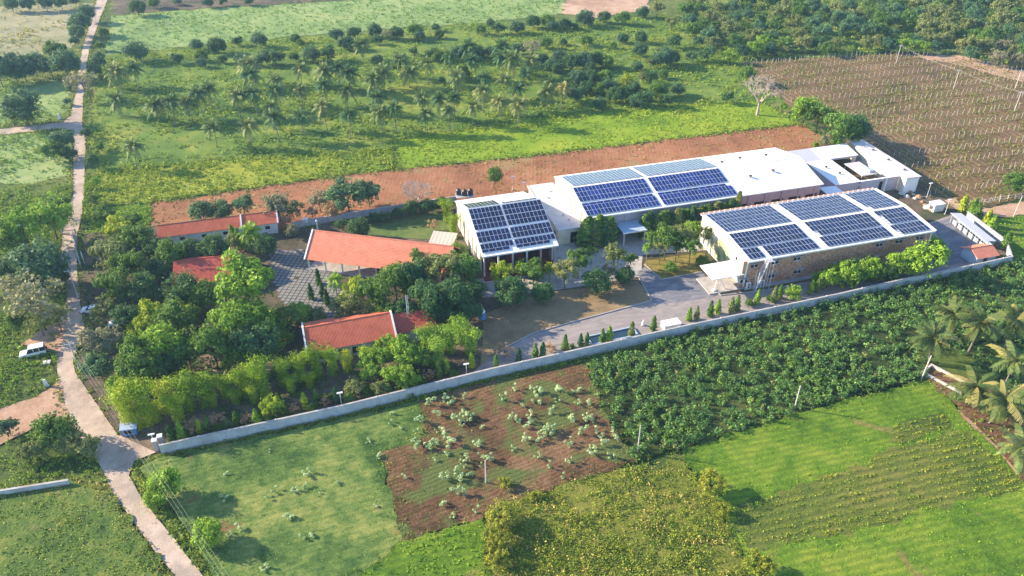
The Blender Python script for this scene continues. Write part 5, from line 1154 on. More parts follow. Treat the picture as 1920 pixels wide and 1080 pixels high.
# --- trees west of the road
for u, v, r, k, lf in [(90, 402, 42, 'feather', 'light'), (42, 428, 38, 'feather', 'light'), (110, 385, 22, 'feather', 'mid'), (72, 496, 46, 'dense', 'blue'), (20, 500, 30, 'broad', 'blue'), (108, 512, 22, 'dense', 'dark'), (20, 455, 26, 'broad', 'mid'),
 (62, 562, 48, 'sparse', 'grey'), (104, 592, 26, 'sparse', 'olive'), (20, 545, 34, 'sparse', 'grey'), (70, 600, 26, 'sparse', 'olive'), (30, 600, 20, 'bush', 'mid'),
 (98, 806, 34, 'broad', 'mid'), (130, 828, 24, 'broad', 'olive'), (80, 835, 22, 'feather', 'olive'), (160, 838, 22, 'bush', 'olive'), (12, 800, 18, 'bush', 'blue'), (50, 850, 18, 'bush', 'olive'),
 (40, 196, 30, 'broad', 'blue'), (48, 216, 14, 'broad', 'mid'), (20, 215, 16, 'feather', 'mid'), (120, 116, 24, 'dense', 'blue'), (104, 96, 18, 'broad', 'mid'), (62, 118, 20, 'broad', 'blue'), (22, 122, 24, 'broad', 'blue'), (92, 122, 18, 'dense', 'blue'), (42, 130, 20, 'dense', 'blue'), (-5, 134, 22, 'dense', 'blue'),
 (150, 42, 18, 'dense', 'blue'), (143, 60, 14, 'dense', 'blue'), (160, 24, 14, 'dense', 'blue'), (138, 76, 9, 'bush', 'blue'), (114, 266, 22, 'broad', 'blue'), (96, 282, 18, 'broad', 'mid'), (128, 288, 14, 'broad', 'dark'), (152, 152, 24, 'sparse', 'grey'), (168, 176, 12, 'sparse', 'olive'), (126, 158, 9, 'bush', 'blue'), (126, 190, 7, 'bush', 'blue'),
 (182, 114, 14, 'broad', 'blue'), (178, 132, 11, 'dense', 'blue'), (195, 60, 9, 'bush', 'mid'), (187, 84, 9, 'bush', 'mid'), (160, 248, 10, 'bush', 'dark'), (188, 272, 10, 'bush', 'mid'),
 (20, 6, 12, 'dense', 'blue'), (50, 5, 12, 'dense', 'blue'), (84, 4, 12, 'dense', 'blue'), (112, 2, 12, 'dense', 'blue'), (140, 0, 10, 'dense', 'blue')]:
    tree(u, v, r, k, lf, 'road', .35 if k != 'sparse' else .5)
# --- two round trees beside the near road
tree(309, 908, 29, 'dense', 'light', 'round', .3, 1.1); tree(292, 932, 22, 'dense', 'light', 'round', .15); tree(388, 1000, 30, 'dense', 'light', 'round', .2, .95)
# --- yellowish trees at the edges of the weed field
for u, v, r, k, lf in [(938, 965, 40, 'feather', 'yellow'), (930, 1010, 34, 'feather', 'yellow'), (935, 1050, 30, 'feather', 'yellow'), (945, 905, 20, 'feather', 'olive'), (1335, 905, 38, 'feather', 'yellow'), (1352, 955, 24, 'feather', 'yellow'), (1425, 1060, 36, 'feather', 'yellow'), (1005, 930, 16, 'bush', 'olive')]:
    tree(u, v, r * .8, k, 'straggle', 'weedtree', .2, .95)
# --- pale small trees
Zc = lambda x, y: (640 + x / 3, 720 + y / 3)
pap = [Zc(*p) for p in [(545, 160), (600, 90), (640, 80), (650, 190), (690, 165), (720, 180), (965, 185), (1000, 205), (1065, 205), (1180, 245), (1150, 275), (1110, 275), (1280, 340), (1300, 320), (1285, 420), (1380, 190), (1410, 200), (1350, 260), (1460, 290), (1480, 320), (1410, 350), (1530, 270), (1545, 300), (1510, 400), (500, 340), (525, 320), (600, 380), (530, 430), (645, 480), (580, 510), (430, 340), (360, 520), (690, 600), (650, 600), (575, 670), (625, 740), (770, 330), (795, 240), (1080, 30), (1215, 20), (1310, 40), (1330, 100), (1210, 90), (980, 20), (690, 70), (910, 70), (1300, 190), (1105, 400), (965, 360), (1250, 520), (760, 710), (730, 505), (1440, 260), (1075, 95), (1120, 30), (1340, 30), (490, 95), (540, 260), (855, 410), (700, 200), (1180, 150), (1020, 120), (1395, 100)]]
for u, v in pap + [(rt.uniform(760, 1150), rt.uniform(735, 900)) for _ in range(26)]: tree(u, v, rt.uniform(5.5, 11), 'papaya', 'pale', 'ploughpap', .6, 1.0)
Zd = lambda x, y: (x / 3, 720 + y / 3)
for u, v in [Zd(*p) for p in [(1520, 380), (1710, 580), (1900, 550), (1660, 590), (1545, 600), (1490, 625), (1255, 640), (1640, 750), (1620, 735), (1350, 810), (1290, 840), (1710, 860), (1750, 850), (1485, 1030), (1725, 490), (1265, 510), (1800, 600)]] + [Zc(*p) for p in [(330, 245), (280, 165), (280, 220), (210, 400), (200, 690), (150, 320)]]:
    tree(u, v, rt.uniform(5, 10), 'papaya', 'pale', 'mintpap', .4, .9)
# --- orchard
Z2 = lambda x, y: (640 + x / 3, y / 3)
Z1 = lambda x, y: (x / 3, y / 3)
orch = [(Z2(x, y), r) for x, y, r in [(75, 185, 40), (190, 170, 45), (310, 185, 42), (415, 170, 45), (530, 155, 26), (200, 220, 34), (440, 200, 34), (550, 192, 30), (785, 162, 36), (840, 128, 26), (885, 157, 40), (990, 150, 44), (1080, 120, 45), (1165, 110, 45), (1190, 145, 34), (1262, 132, 38), (1370, 100, 55), (1480, 96, 38), (1580, 96, 46), (1690, 65, 38), (1310, 148, 24), (1585, 214, 34), (1685, 208, 40), (1380, 224, 40), (1682, 282, 45), (1870, 232, 44), (1800, 318, 66), (1865, 320, 50), (1150, 242, 38), (1230, 312, 44), (1300, 342, 60), (1372, 338, 60), (1440, 332, 52), (1492, 345, 45), (1180, 362, 44), (1212, 384, 40), (1330, 432, 50), (1405, 436, 48), (1482, 432, 50), (1502, 482, 48), (1540, 532, 55), (1640, 492, 44), (1702, 552, 55), (1780, 502, 58), (1310, 532, 50), (1292, 492, 40), (1450, 582, 44), (1740, 430, 44), (1810, 415, 34), (1900, 500, 44), (1830, 562, 46), (1660, 372, 36), (510, 300, 44), (545, 315, 40), (650, 298, 44), (692, 282, 40), (842, 290, 38), (765, 292, 42), (682, 415, 46), (200, 338, 38), (405, 290, 28), (1000, 270, 42), (1130, 332, 40), (1530, 255, 24), (1250, 236, 24), (1600, 520, 48), (1660, 560, 44), (1380, 490, 44), (1440, 500, 42), (20, 240, 44), (60, 250, 38), (565, 450, 22), (1400, 385, 40), (1120, 640, 20)]] + \
       [(Z1(x, y), r) for x, y, r in [(755, 290, 60), (995, 330, 34), (1110, 250, 38), (1220, 256, 50), (1130, 312, 36), (1130, 352, 30), (1335, 230, 30), (1455, 225, 45), (1660, 215, 28), (1690, 240, 24), (1470, 322, 50), (1545, 322, 54), (1350, 332, 38), (1250, 330, 28), (1650, 320, 30), (1750, 302, 52), (1840, 302, 52), (1890, 190, 42), (770, 42, 48), (860, 10, 34), (1165, 15, 30), (1250, 8, 26), (1000, 5, 24), (1400, 5, 28)]]
for i, ((u, v), r) in enumerate(orch): tree(u, v, r / 3, 'dense' if i % 5 else 'broad', ['dark', 'blue', 'dark', 'mid', 'blue'][i % 5], 'orchard', .12, .95)
for x, y, r, k, lf in [(1080, 262, 56, 'sparse', 'grey'), (330, 322, 34, 'sparse', 'grey'), (1610, 452, 42, 'feather', 'yellow'), (1780, 40, 50, 'feather', 'olive'), (1700, 428, 34, 'feather', 'olive'), (1860, 120, 44, 'feather', 'olive'), (260, 190, 34, 'sparse', 'grey'), (1740, 345, 36, 'feather', 'olive')]:
    u, v = Z2(x, y); tree(u, v, r / 3, k, lf, 'orchardmix', .3)
# --- wood beyond the vineyard
wood = []
rw = random.Random(99)
wp = np.array([(1285, -2), (1930, -8), (1930, 122), (1850, 108), (1790, 92), (1690, 84), (1560, 92), (1405, 104), (1330, 118), (1290, 110)], float)
tries = 0
while len(wood) < 128 and tries < 9000:
    tries += 1; u, v = rw.uniform(1285, 1930), rw.uniform(-6, 122)
    if not inside(np.array([[u, v]]), wp)[0]: continue
    if 1560 < u < 1700 and 45 < v < 82 and rw.random() < .75: continue
    r = rw.uniform(10, 18)
    if all(math.hypot((u - a) , (v - b) * 1.6) > (r + c) * .78 for a, b, c in wood): wood.append((u, v, r))
wood.sort(key=lambda w: -w[1]); far_wood = []
for i, (u, v, r) in enumerate(wood):
    if i >= 38: far_wood.append((u, v, r)); continue
    tree(u, v, r, rw.choice(['broad', 'broad', 'dense', 'feather']), rw.choice(['blue', 'mid', 'blue', 'dark', 'mid', 'olive', 'light'] if u < 1750 else ['blue', 'mid', 'olive', 'blue', 'grey', 'olive']), 'wood', .2)
for part_i, (lf, share) in enumerate((('blue', 0), ('mid', 1), ('olive', 2))):
    cos = []
    for i, (u, v, r) in enumerate(far_wood):
        if i % 3 != share: continue
        rm = r * slant(*W(u, v), 3) / _F; x, y = W(u, v, rm * .98); src = CR['broad'][i % 4]
        co = np.empty(len(src.vertices) * 3, np.float32); src.vertices.foreach_get('co', co); co = co.reshape(-1, 3); a = i * 1.3
        co = co @ np.array([[math.cos(a), math.sin(a), 0], [-math.sin(a), math.cos(a), 0], [0, 0, 1]]) * rm + np.array([x, y, rm * .98]); cos.append(co)
    tag(link('woodland', fast_mesh('woodland', np.concatenate(cos), 4, L[lf])), ['bluish', 'mid green', 'olive'][share] + ' crowns of the far wood beyond the vineyard trees', 'wood', kind='stuff')
# --- trees at the corner of the vineyard
for u, v, r, k, lf in [(1510, 206, 30, 'broad', 'light'), (1537, 216, 28, 'broad', 'mid'), (1575, 244, 36, 'broad', 'mid'), (1600, 240, 28, 'dense', 'dark'), (1560, 262, 22, 'broad', 'grey'), (1402, 138, 18, 'broad', 'mid'), (1365, 180, 13, 'bush', 'dark'), (1470, 200, 9, 'bush', 'light'), (1530, 272, 9, 'bush', 'light'), (1905, 345, 22, 'feather', 'mid')]:
    tree(u, v, r, k, lf, 'vinecorner', .3)
# --- coconut grove
gp_ = [Z1(*p) for p in [(645, 395), (745, 375), (1395, 350), (1405, 410), (655, 550), (875, 580), (960, 560), (1045, 570), (1105, 520), (1170, 490), (1330, 530), (1410, 515), (1545, 445), (1545, 500), (1690, 380), (1820, 390), (1820, 470), (1690, 500), (1900, 370), (1200, 710), (1395, 700), (1540, 650), (1520, 595), (1690, 645), (1815, 590), (745, 815)]] + \
      [Z2(*p) for p in [(40, 400), (30, 500), (45, 640), (180, 440), (232, 400), (200, 540), (215, 620), (295, 600), (385, 400), (480, 350), (605, 310), (450, 540), (545, 545), (475, 632), (600, 612), (635, 540), (650, 420), (735, 330), (745, 590), (795, 505), (800, 430), (885, 565), (900, 310), (920, 440), (962, 320), (990, 490), (1000, 575), (1035, 410), (1180, 460), (1155, 510), (900, 255), (110, 245), (720, 255), (330, 330), (1070, 335)]]
for i, (u, v) in enumerate(gp_): palm(u, v, rt.uniform(20, 27), ['palm', 'dark', 'palm', 'dark', 'palm'][i % 5], 'grove', rt.uniform(6.5, 9.0))
palm(*Z2(1250, 490), 20, 'palmgold', 'goldpalm', 8.0)
# --- near coconut palms: every frond a part
fr_m = [fast_mesh('frond', frond(np.random.default_rng(s), 0, 0, 1.0, dr, 18, .21), 4, L['palm']) for s, dr in ((1, .42), (2, .5), (3, .34))]
for u, v, h, r, lf in [(1752, 632, 7, 5.4, 'palmnear'), (1840, 606, 8, 5.4, 'palmnear'), (1905, 676, 7, 5.0, 'palm'), (1832, 724, 5.5, 5.2, 'palmnear'), (1885, 748, 7, 5.2, 'palmnear'), (1918, 838, 5, 5.0, 'palm'), (1905, 600, 8, 5.0, 'palmnear'), (1790, 590, 7, 4.6, 'palmnear')]:
    x, y = W(u, v, h); t = link('coconut_palm', None, None, (x, y, 0), rt.random() * 6.28); t.empty_display_size = .3
    k = link('trunk', rt.choice(TR['palm']), t); k.scale = (h * 1.2, h * 1.2, h)
    for i in range(26):
        f = link('frond', fr_m[i % 3], t, (0, 0, h)); el = [1.05, .7, .35, .05, -.3][i % 5] + rt.gauss(0, .1)
        f.rotation_euler = (rt.gauss(0, .25), -el, i * 2.39996 + rt.gauss(0, .22)); sc_ = r * rt.uniform(.7, 1.12); f.scale = (sc_,) * 3; set_mat(f, L['palmgold' if rt.random() < .08 else lf])
    nm = MB()
    for i in range(6): nm.tube([(.28 * math.cos(i), .28 * math.sin(i), -.55), (.3 * math.cos(i), .3 * math.sin(i), -.15)], [.1, .14], 6)
    part('coconuts', nm, M['clay'], t, (0, 0, h))
    GROUPS.setdefault('nearpalm', []).append(t)

# --- labels: each tree is told from its neighbours by counting from the road and from the camera's side
def label_rows(grp, noun, cat, gname, per=9, along='from the road', back='row back'):
    ts = sorted(GROUPS[grp], key=lambda o: o.location.y); n = len(ts)
    if n <= per:
        for i, t in enumerate(sorted(ts, key=lambda o: o.location.x)): tag(t, '%s, %s %s' % (noun, ordn(i + 1), along), cat, gname)
        return
    k = math.ceil(n / per); size = math.ceil(n / k)
    for r_ in range(k):
        row = sorted(ts[r_ * size:(r_ + 1) * size], key=lambda o: o.location.x)
        for i, t in enumerate(row): tag(t, '%s, %s %s in the %s %s' % (noun, ordn(i + 1), along, ordn(r_ + 1), back), cat, gname)
label_rows('west', 'leafy tree inside the gate', 'tree', 'trees inside the compound by the road', 8)
label_rows('rear', 'tree behind the tiled roofs', 'tree', 'trees along the rear compound wall', 10)
label_rows('lawnbamboo', 'yellow bamboo against the cream hall', 'bamboo', 'bamboo by the cream hall', along='from the pavilion')
label_rows('mid', 'tree behind the tiled house', 'tree', 'trees between the pavilion and the tiled house', 6)
label_rows('fore', 'tree at the dry lawn edge', 'tree', 'trees lining the dry lawn', 7)
label_rows('isle', 'slim tree on the golden island', 'tree', 'slim trees on the lawn island', 8)
label_rows('gable', 'pale creeper on the white gable', 'creeper', 'creepers on the white gable')
label_rows('hedge', 'slim conifer before the white hall', 'conifer', 'conifers before the white hall', 30)
label_rows('brick', 'bright bushy tree along the rubble wall', 'tree', 'trees along the rubble wall', 16)
label_rows('bamboo', 'bamboo clump behind the wall', 'bamboo', 'bamboo clumps behind the boundary wall', 26)
label_rows('archbamboo', 'arching bamboo beside the dry lawn', 'bamboo', 'arching bamboo by the dry lawn')
label_rows('housefront', 'feathery tree before the tiled house', 'tree', 'trees before the tiled house', 10)
label_rows('wallcol', 'slim column shrub along the boundary wall', 'shrub', 'column shrubs along the boundary wall', 60, 'from the gate')
label_rows('dryshrub', 'pinkish dry shrub behind the wall', 'shrub', 'dry shrubs behind the boundary wall', 20, 'from the gate')
label_rows('wallbush', 'low round green bush behind the wall', 'bush', 'low bushes behind the boundary wall', 20, 'from the gate')
label_rows('eastcol', 'yellowish column shrub beside the grey shed', 'shrub', 'column shrubs by the grey shed', 10, 'from the rubble hall')
label_rows('courtcol', 'dark column shrub by the paved courtyard', 'shrub', 'column shrubs by the courtyard', 10)
label_rows('creepcol', 'creeper-covered pole among the gate trees', 'shrub', 'creeper columns among the trees', 10)
label_rows('yardpalm', 'single feathery palm inside the compound', 'palm', 'palms inside the compound', 10)
label_rows('road', 'tree west of the road', 'tree', 'trees along the road', 8, 'from the left')
label_rows('round', 'round glossy tree beside the near road', 'tree', 'round trees by the near road')
label_rows('weedtree', 'yellowish tree edging the weed field', 'tree', 'trees edging the weed field')
label_rows('ploughpap', 'pale small tree on ploughed earth', 'tree', 'pale small trees on the ploughed patch', 9)
label_rows('mintpap', 'pale small tree in green field', 'tree', 'pale small trees in the light green field', 8)
label_rows('orchard', 'dark round orchard tree', 'tree', 'orchard trees beyond the grove', 10)
label_rows('orchardmix', 'loose olive tree among the orchard', 'tree', 'loose trees among the orchard', 10)
label_rows('wood', 'tree beyond the vineyard', 'tree', 'trees in the wood beyond the vineyard', 13, 'from orchard')
label_rows('vinecorner', 'tree at the vineyard corner', 'tree', 'trees at the vineyard corner', 12)
label_rows('grove', 'coconut palm in the grove', 'palm', 'coconut palms in the grove', 9)
label_rows('nearpalm', 'large coconut palm above the red earth', 'palm', 'near coconut palms', 10)
for k, (lb, ct) in {'solo1': ('lone small tree on red soil behind the steep hall', 'tree'), 'solo2': ('leafless whitish tree behind the shaded green lawn', 'tree'), 'solo3': ('leafless pale tree at the vineyard corner', 'tree'),
                    'solo4': ('round clipped bush on the golden lawn island', 'bush'), 'solo5': ('low green bush by the white gable corner', 'bush'), 'goldpalm': ('golden-leaved coconut palm at the grove edge', 'palm')}.items():
    for t in GROUPS[k]: tag(t, lb, ct)
# ================================================================== SMALL THINGS
# --- vineyard posts
rvp = random.Random(31)
a1 = R(15.0); ux = Vector((math.cos(a1), math.sin(a1))); uy = Vector((-math.sin(a1), math.cos(a1)))
o_ = Vector(W(1645, 277)); posts = []
for j in range(-6, 13):
    for i in range(-40, 60):
        p = o_ + ux * (i * 2.15) + uy * (j * 8.0)
        if inside(np.array([[p.x, p.y]]), vine_poly)[0] and abs(p.x) < 20 + .68 * p.y: posts.append((p.x + rvp.gauss(0, .12), p.y + rvp.gauss(0, .15), j))
for u in np.arange(1396, 1800, 10.5): posts.append((*W(u, 121 - (u - 1396) * .052), 99))
pm_ = MB().tube([(0, 0, -.1), (0, 0, 2.15)], [.065, .055], 5).mesh('vineyard_post', M['post'])
mass = MB(); nrow = 0; done = 0
for j in sorted({q[2] for q in posts}):
    row = sorted((q for q in posts if q[2] == j), key=lambda q: q[0]); nrow += 1
    for i, (x, y, _) in enumerate(row):
        if done < 300:
            done += 1; o = link('vineyard_post', pm_, None, (x, y, 0)); o.rotation_euler = (rvp.gauss(0, .06), .1 + rvp.gauss(0, .07), rvp.random() * 6.28)
            tag(o, 'vineyard post, %s from the store block side in the %s row back' % (ordn(i + 1), ordn(nrow)), 'post', 'vineyard posts')
        else:
            mass.tube([(x, y, -.1), (x + rvp.gauss(0, .15), y + rvp.gauss(0, .15), 2.15)], [.065, .055], 5)
if mass.v: tag(part('vineyard_post_rows', mass, M['post'], None), 'farther pale posts of the vineyard rows', 'posts', 'vineyard posts', 'stuff')
# --- power poles and lines
def pole(label, u, v, h, group, arm=True, lean=0.0, mat='post', rz=0.3):
    x, y = W(u, v); t = thing('power_pole', label, 'pole', (x, y, 0), rz, group)
    t.rotation_euler = (0, lean, rz)
    part('shaft', MB().tube([(0, 0, -.2), (0, 0, h)], [.15, .1], 6), M[mat], t)
    if arm:
        bx('crossarm', t, M['steel'], -.9, .9, -.05, .05, h - .55, h - .42)
        for q in (-.8, 0, .8): part('insulator', MB().tube([(q, 0, h - .42), (q, 0, h - .2)], [.06, .04], 6), M['white'], t)
    return (x, y, h)
pole('leaning pale pole beside the near coconut palms', 1727, 712, 6.2, 'concrete poles of the field line', False, 0.05)
pole('pale pole standing on the near edge of the bushy crop', 1489, 768, 6.0, 'concrete poles of the field line', False)
pole('pale pole between bushy crop and ploughed patch', 1195, 848, 6.6, 'concrete poles of the field line', False)
pole('pale pole in the middle of the ploughed patch', 911, 908, 5.8, 'concrete poles of the field line', False)
pole('leaning pale pole on the red bank by the rail fence', 1899, 409, 6.5, 'concrete poles of the field line', False, 0.04)
pole('short pale pole by the lawn behind the crimson roof', 437, 690, 4.0, 'concrete poles of the field line', False)
VP = [pole('power pole at the far edge of the vineyard', 1680, 119, 7.5, 'power poles across the vineyard'), pole('power pole in the middle of the vineyard', 1787, 168, 7.5, 'power poles across the vineyard'), pole('power pole at the near side of the vineyard', 1901, 210, 7.5, 'power poles across the vineyard')]
pole('power pole on the bare earth beyond the vineyard', 1903, 166, 7.0, 'power poles across the vineyard')
pole('power pole standing in the wood behind the vineyard', 1740, 30, 9.0, 'power poles across the vineyard')
def wires(label, P, n=3, gap=.8, r=.03, sag=.5, mat='alu'):
    mb = MB()
    for i in range(len(P) - 1):
        a, b = Vector(P[i]), Vector(P[i + 1]); d = (b - a); nn = Vector((-d.y, d.x, 0)).normalized()
        for k in range(n):
            o = nn * (k - (n - 1) / 2) * gap
            mb.tube([a + o + d * t + Vector((0, 0, -.25 - sag * 4 * t * (1 - t))) for t in np.linspace(0, 1, 9)], r, 4)
    tag(part('power_line', mb, M[mat], None), label, 'power line')
last = Vector(VP[2]) + (Vector(VP[2]) - Vector(VP[1]))
wires('pale overhead wires crossing the vineyard', VP + [tuple(last)], 2, .8, .016, .7, 'post')
RP = [pole('power pole by the road near the gate track', 152, 700, 8.0, 'power poles along the road'), pole('power pole at the near end of the road', 455, 1165, 8.0, 'power poles along the road')]
pole('power pole up the road beside the parked cars', 148, 560, 8.0, 'power poles along the road')
wires('overhead wires running along the near road', RP, 3, .55, .01, .6, 'post')
# --- wall lamps, yard lamps
def lamp(label, u, v, h, grp):
    x, y = W(u, v); t = thing('lamp_post', label, 'lamp post', (x, y, 0), .3, grp)
    part('shaft', MB().tube([(0, 0, 0), (0, 0, h)], [.07, .05], 6), M['white'], t); bx('base', t, M['concrete'], -.2, .2, -.2, .2, 0, .35)
    part('lamp_head', MB().box(-.55, .55, -.18, .18, h, h + .14), M['lamp'], t)
G_ = 'lamp posts of the compound'
lamp('white lamp post behind the wall near the bright bush', 641, 762, 3.4, G_); lamp('white lamp post behind the wall beside the pink dry shrub', 875, 706, 3.2, G_)
lamp('white lamp post beside the store block and vineyard', 1737, 371, 4.5, G_); lamp('white lamp post on the bare orange earth', 1771, 403, 4.6, G_); lamp('white lamp post by the compound gate', 293, 842, 3.6, G_)
lamp('white lamp post behind the steep hall', 961, 358, 4.5, G_); lamp('short lamp post beside the rear lean-to', 982, 362, 3.2, G_)
# --- lattice mast beside the tiled wing
x, y = W(768, 625); t = thing('lattice_mast', 'pale lattice mast rising beside the lower tiled wing', 'mast', (x, y, 0))
for a in range(3): part('mast_leg', MB().tube([(.28 * math.cos(a * 2.09), .28 * math.sin(a * 2.09), 0), (.2 * math.cos(a * 2.09), .2 * math.sin(a * 2.09), 10)], .04, 5), M['white'], t)
mb = MB()
for k in range(18):
    a = k % 3; z = .5 + k * .52; mb.tube([(.27 * math.cos(a * 2.09), .27 * math.sin(a * 2.09), z), (.27 * math.cos(a * 2.09 + 2.09), .27 * math.sin(a * 2.09 + 2.09), z + .5)], .025, 4)
part('bracing', mb, M['white'], t)
for u0, v0, u1, v1, lb in ((858, 598, 862, 650, 'slim pale bamboo pole beside the arching bamboo'),):
    x, y = W(u1, v1); t = thing('leaning_pole', lb, 'pole', (x, y, 0)); part('shaft', MB().tube([(0, 0, 0), (-.3, .2, 6.5)], .06, 5), M['post'], t)
# --- water tanks on a rack
x, y = W(872, 384); t = thing('tank_rack', 'steel rack carrying black water tanks behind the steep hall', 'rack', (x, y, 0), R(10))
for i in (-2.2, 2.2):
    for j in (-1.2, 1.2): bx('leg', t, M['steel'], i - .08, i + .08, j - .08, j + .08, 0, 3.0)
bx('platform', t, M['steel'], -2.5, 2.5, -1.5, 1.5, 3.0, 3.12)
for z in (1.2, 2.2): bx('brace', t, M['darksteel'], -2.2, 2.2, -1.26, -1.18, z, z + .1)
for k, (dx, dy) in enumerate(((-1.7, .2), (0, -.2), (1.6, .2))):
    w = thing('water_tank', ['black ribbed water tank on the rack, nearest the lawn', 'black ribbed water tank in the middle of the rack', 'black ribbed water tank on the rack, nearest the lone tree'][k], 'water tank', (x + dx, y + dy, 3.121), 0, 'water tanks on the rack')
    part('body', MB().tube([(0, 0, 0), (0, 0, .2), (0, 0, .25), (0, 0, .7), (0, 0, .75), (0, 0, 1.3), (0, 0, 1.7)], [.72, .75, .70, .75, .70, .74, .35], 14), M['black'], w)
    part('lid', MB().tube([(0, 0, 1.7), (0, 0, 1.82)], [.34, .3], 12), M['black'], w)
# --- dish aerial, closed garden parasol, white cistern, sunken tank
x, y = W(575, 424); t = thing('dish_aerial', 'white dish aerial on a pole by the rear wall', 'dish', (x, y, 0)); part('pole', MB().tube([(0, 0, 0), (0, 0, 1.7)], .05, 6), M['steel'], t)
part('dish', MB().tube([(0, -.05, 1.9), (.0, -.25, 2.0), (0, -.35, 2.05)], [.1, .6, .75], 12, cap=True), M['white'], t)
x, y = W(596, 432); t = thing('pedestal', 'white pedestal post behind the orange pavilion corner', 'post', (x, y, 0)); bx('column', t, M['white'], -.2, .2, -.2, .2, 0, 2.6); part('globe', MB().tube([(0, 0, 2.6), (0, 0, 2.75), (0, 0, 3.0), (0, 0, 3.1)], [.1, .28, .26, .08], 10), M['lamp'], t)
x, y = W(904, 600); t = thing('garden_parasol', 'closed blue and white garden parasol at the dry lawn corner', 'parasol', (x, y, 0))
part('pole', MB().tube([(0, 0, 0), (0, 0, 4.2)], .05, 6), M['white'], t); part('canopy_top', MB().tube([(0, 0, 2.3), (0, 0, 4.1)], [.75, .08], 8), M['white'], t); part('skirt', MB().tube([(0, 0, .6), (0, 0, 2.298)], [.95, .78], 8), M['blue'], t)
x, y = W(1257, 615); t = thing('cistern_box', 'white box-shaped cistern cover beside the boundary wall', 'cistern', (x, y, 0), R(18)); bx('body', t, M['white'], -1.9, 1.9, -1.0, 1.0, 0, 1.5); bx('cover', t, M['white'], -2.0, 2.0, -1.1, 1.1, 1.503, 1.62)
for i in range(3): bx('leg_panel', t, M['cream'], -1.7 + i * 1.4, -1.3 + i * 1.4, -1.06, -1.003, .1, 1.2)
bw = [W(1108, 650), W(1188, 628), W(1186, 618), W(1112, 637)]
t = thing('sunken_tank', 'long sunken water tank with a dark rim by the wall', 'water tank', (*W(1148, 634), 0), R(18.5))
bx('water', t, M['water'], -5.2, 5.2, -1.3, 1.3, .45, .5)
for a, b, c, d in ((-5.5, 5.5, 1.3, 1.6), (-5.5, 5.5, -1.6, -1.3), (-5.5, -5.2, -1.3, 1.3), (5.2, 5.5, -1.3, 1.3)): bx('rim', t, M['bluegrey'], a, b, c, d, .3, .75)
x, y = W(1205, 612); t = thing('garden_sculpture', 'small white garden figure stand beside the sunken tank', 'sculpture', (x, y, 0)); part('plinth', MB().box(-.3, .3, -.3, .3, 0, .6), M['white'], t); part('figure', MB().tube([(0, 0, .6), (0, 0, 1.0), (.05, 0, 1.5), (0, 0, 1.75)], [.22, .3, .18, .1], 8), M['white'], t)
x, y = W(1753, 395); t = thing('generator_box', 'white cubic generator housing on the orange earth', 'generator', (x, y, 0), R(16)); bx('casing', t, M['white'], -1.6, 1.6, -1.1, 1.1, .2, 2.4); bx('roof', t, M['white'], -1.75, 1.75, -1.25, 1.25, 2.403, 2.52); bx('skid', t, M['darksteel'], -1.6, 1.6, -1.0, 1.0, 0, .198); bx('louvre', t, M['darksteel'], -1.63, -1.602, -.6, .6, .7, 1.8)
rr = random.Random(12)
for k, (u, v) in enumerate([(1705, 362), (1712, 366), (1722, 372), (1716, 374), (1728, 380), (1700, 370), (1734, 386), (1738, 392), (1745, 396), (1690, 365)]):
    x, y = W(u, v); s_ = rr.uniform(.6, 1.3); t = thing('boulder', '%s boulder from the store block in the rubble line' % ordn(k + 1), 'boulder', (x, y, 0), rr.random() * 6, 'boulders behind the rubble hall')
    mb = MB().tube([(0, 0, -.1), (rr.gauss(0, .1), 0, .3 * s_), (0, rr.gauss(0, .1), .7 * s_), (0, 0, 1.0 * s_)], [.8 * s_, 1.0 * s_, .7 * s_, .25 * s_], 7); part('rock', mb, M['post' if k % 2 else 'clay'], t)
# --- rail fence
fpts = [W(u, 392 - (u - 1798) * .165) for u in range(1798, 1950, 15)]
t = thing('rail_fence', 'pale rail fence along the vineyard edge by the red bank', 'fence', (*fpts[0], 0)); f0 = Vector(fpts[0])
pmf = MB().tube([(0, 0, 0), (0, 0, 1.9)], .1, 6).mesh('post', M['post'])
for p in fpts: link('post', pmf, t, (p[0] - f0.x, p[1] - f0.y, 0))
for z in (1.0, 1.75):
    mb = MB().tube([(p[0] - f0.x, p[1] - f0.y, z) for p in fpts], .06, 5); part('rail', mb, M['post'], t)
# --- road gate, kiosk, boards
x, y = W(122, 440); t = thing('barrier_gate', 'dark barred gate half open across the upper road', 'gate', (x, y, 0), R(8))
bx('rail', t, M['darksteel'], -.4, 2.6, -.05, .05, 1.15, 1.27); bx('rail', t, M['darksteel'], -.4, 2.6, -.05, .05, .3, .42)
for i in range(9): bx('bar', t, M['darksteel'], -.3 + i * .33, -.24 + i * .33, -.03, .03, .42, 1.15)
for i in (-.6, 2.75): bx('gate_post', t, M['post'], i - .15, i + .15, -.15, .15, 0, 1.7)
x, y = W(158, 492); t = thing('signboard', 'white board standing beside the upper road gate', 'board', (x, y, 0), R(-60)); bx('panel', t, M['white'], -1.6, 1.6, -.05, .05, .6, 2.4)
for i in (-1.2, 1.2): bx('leg', t, M['steel'], i - .05, i + .05, -.05, .05, 0, .598)
x, y = W(246, 814); t = thing('gate_kiosk', 'small gate kiosk with a pale blue sloping roof', 'kiosk', (x, y, 0), R(12))
part('roof', MB().slab([(-1.5, -.8, 1.9), (1.5, -.8, 1.9), (1.5, .8, 2.3), (-1.5, .8, 2.3)], .1), M['bluegrey'], t); bx('cabin', t, M['blue'], -1.3, 1.3, -.65, .65, 0, 1.78); bx('window', t, M['dark'], -.8, .5, -.69, -.653, .8, 1.5)
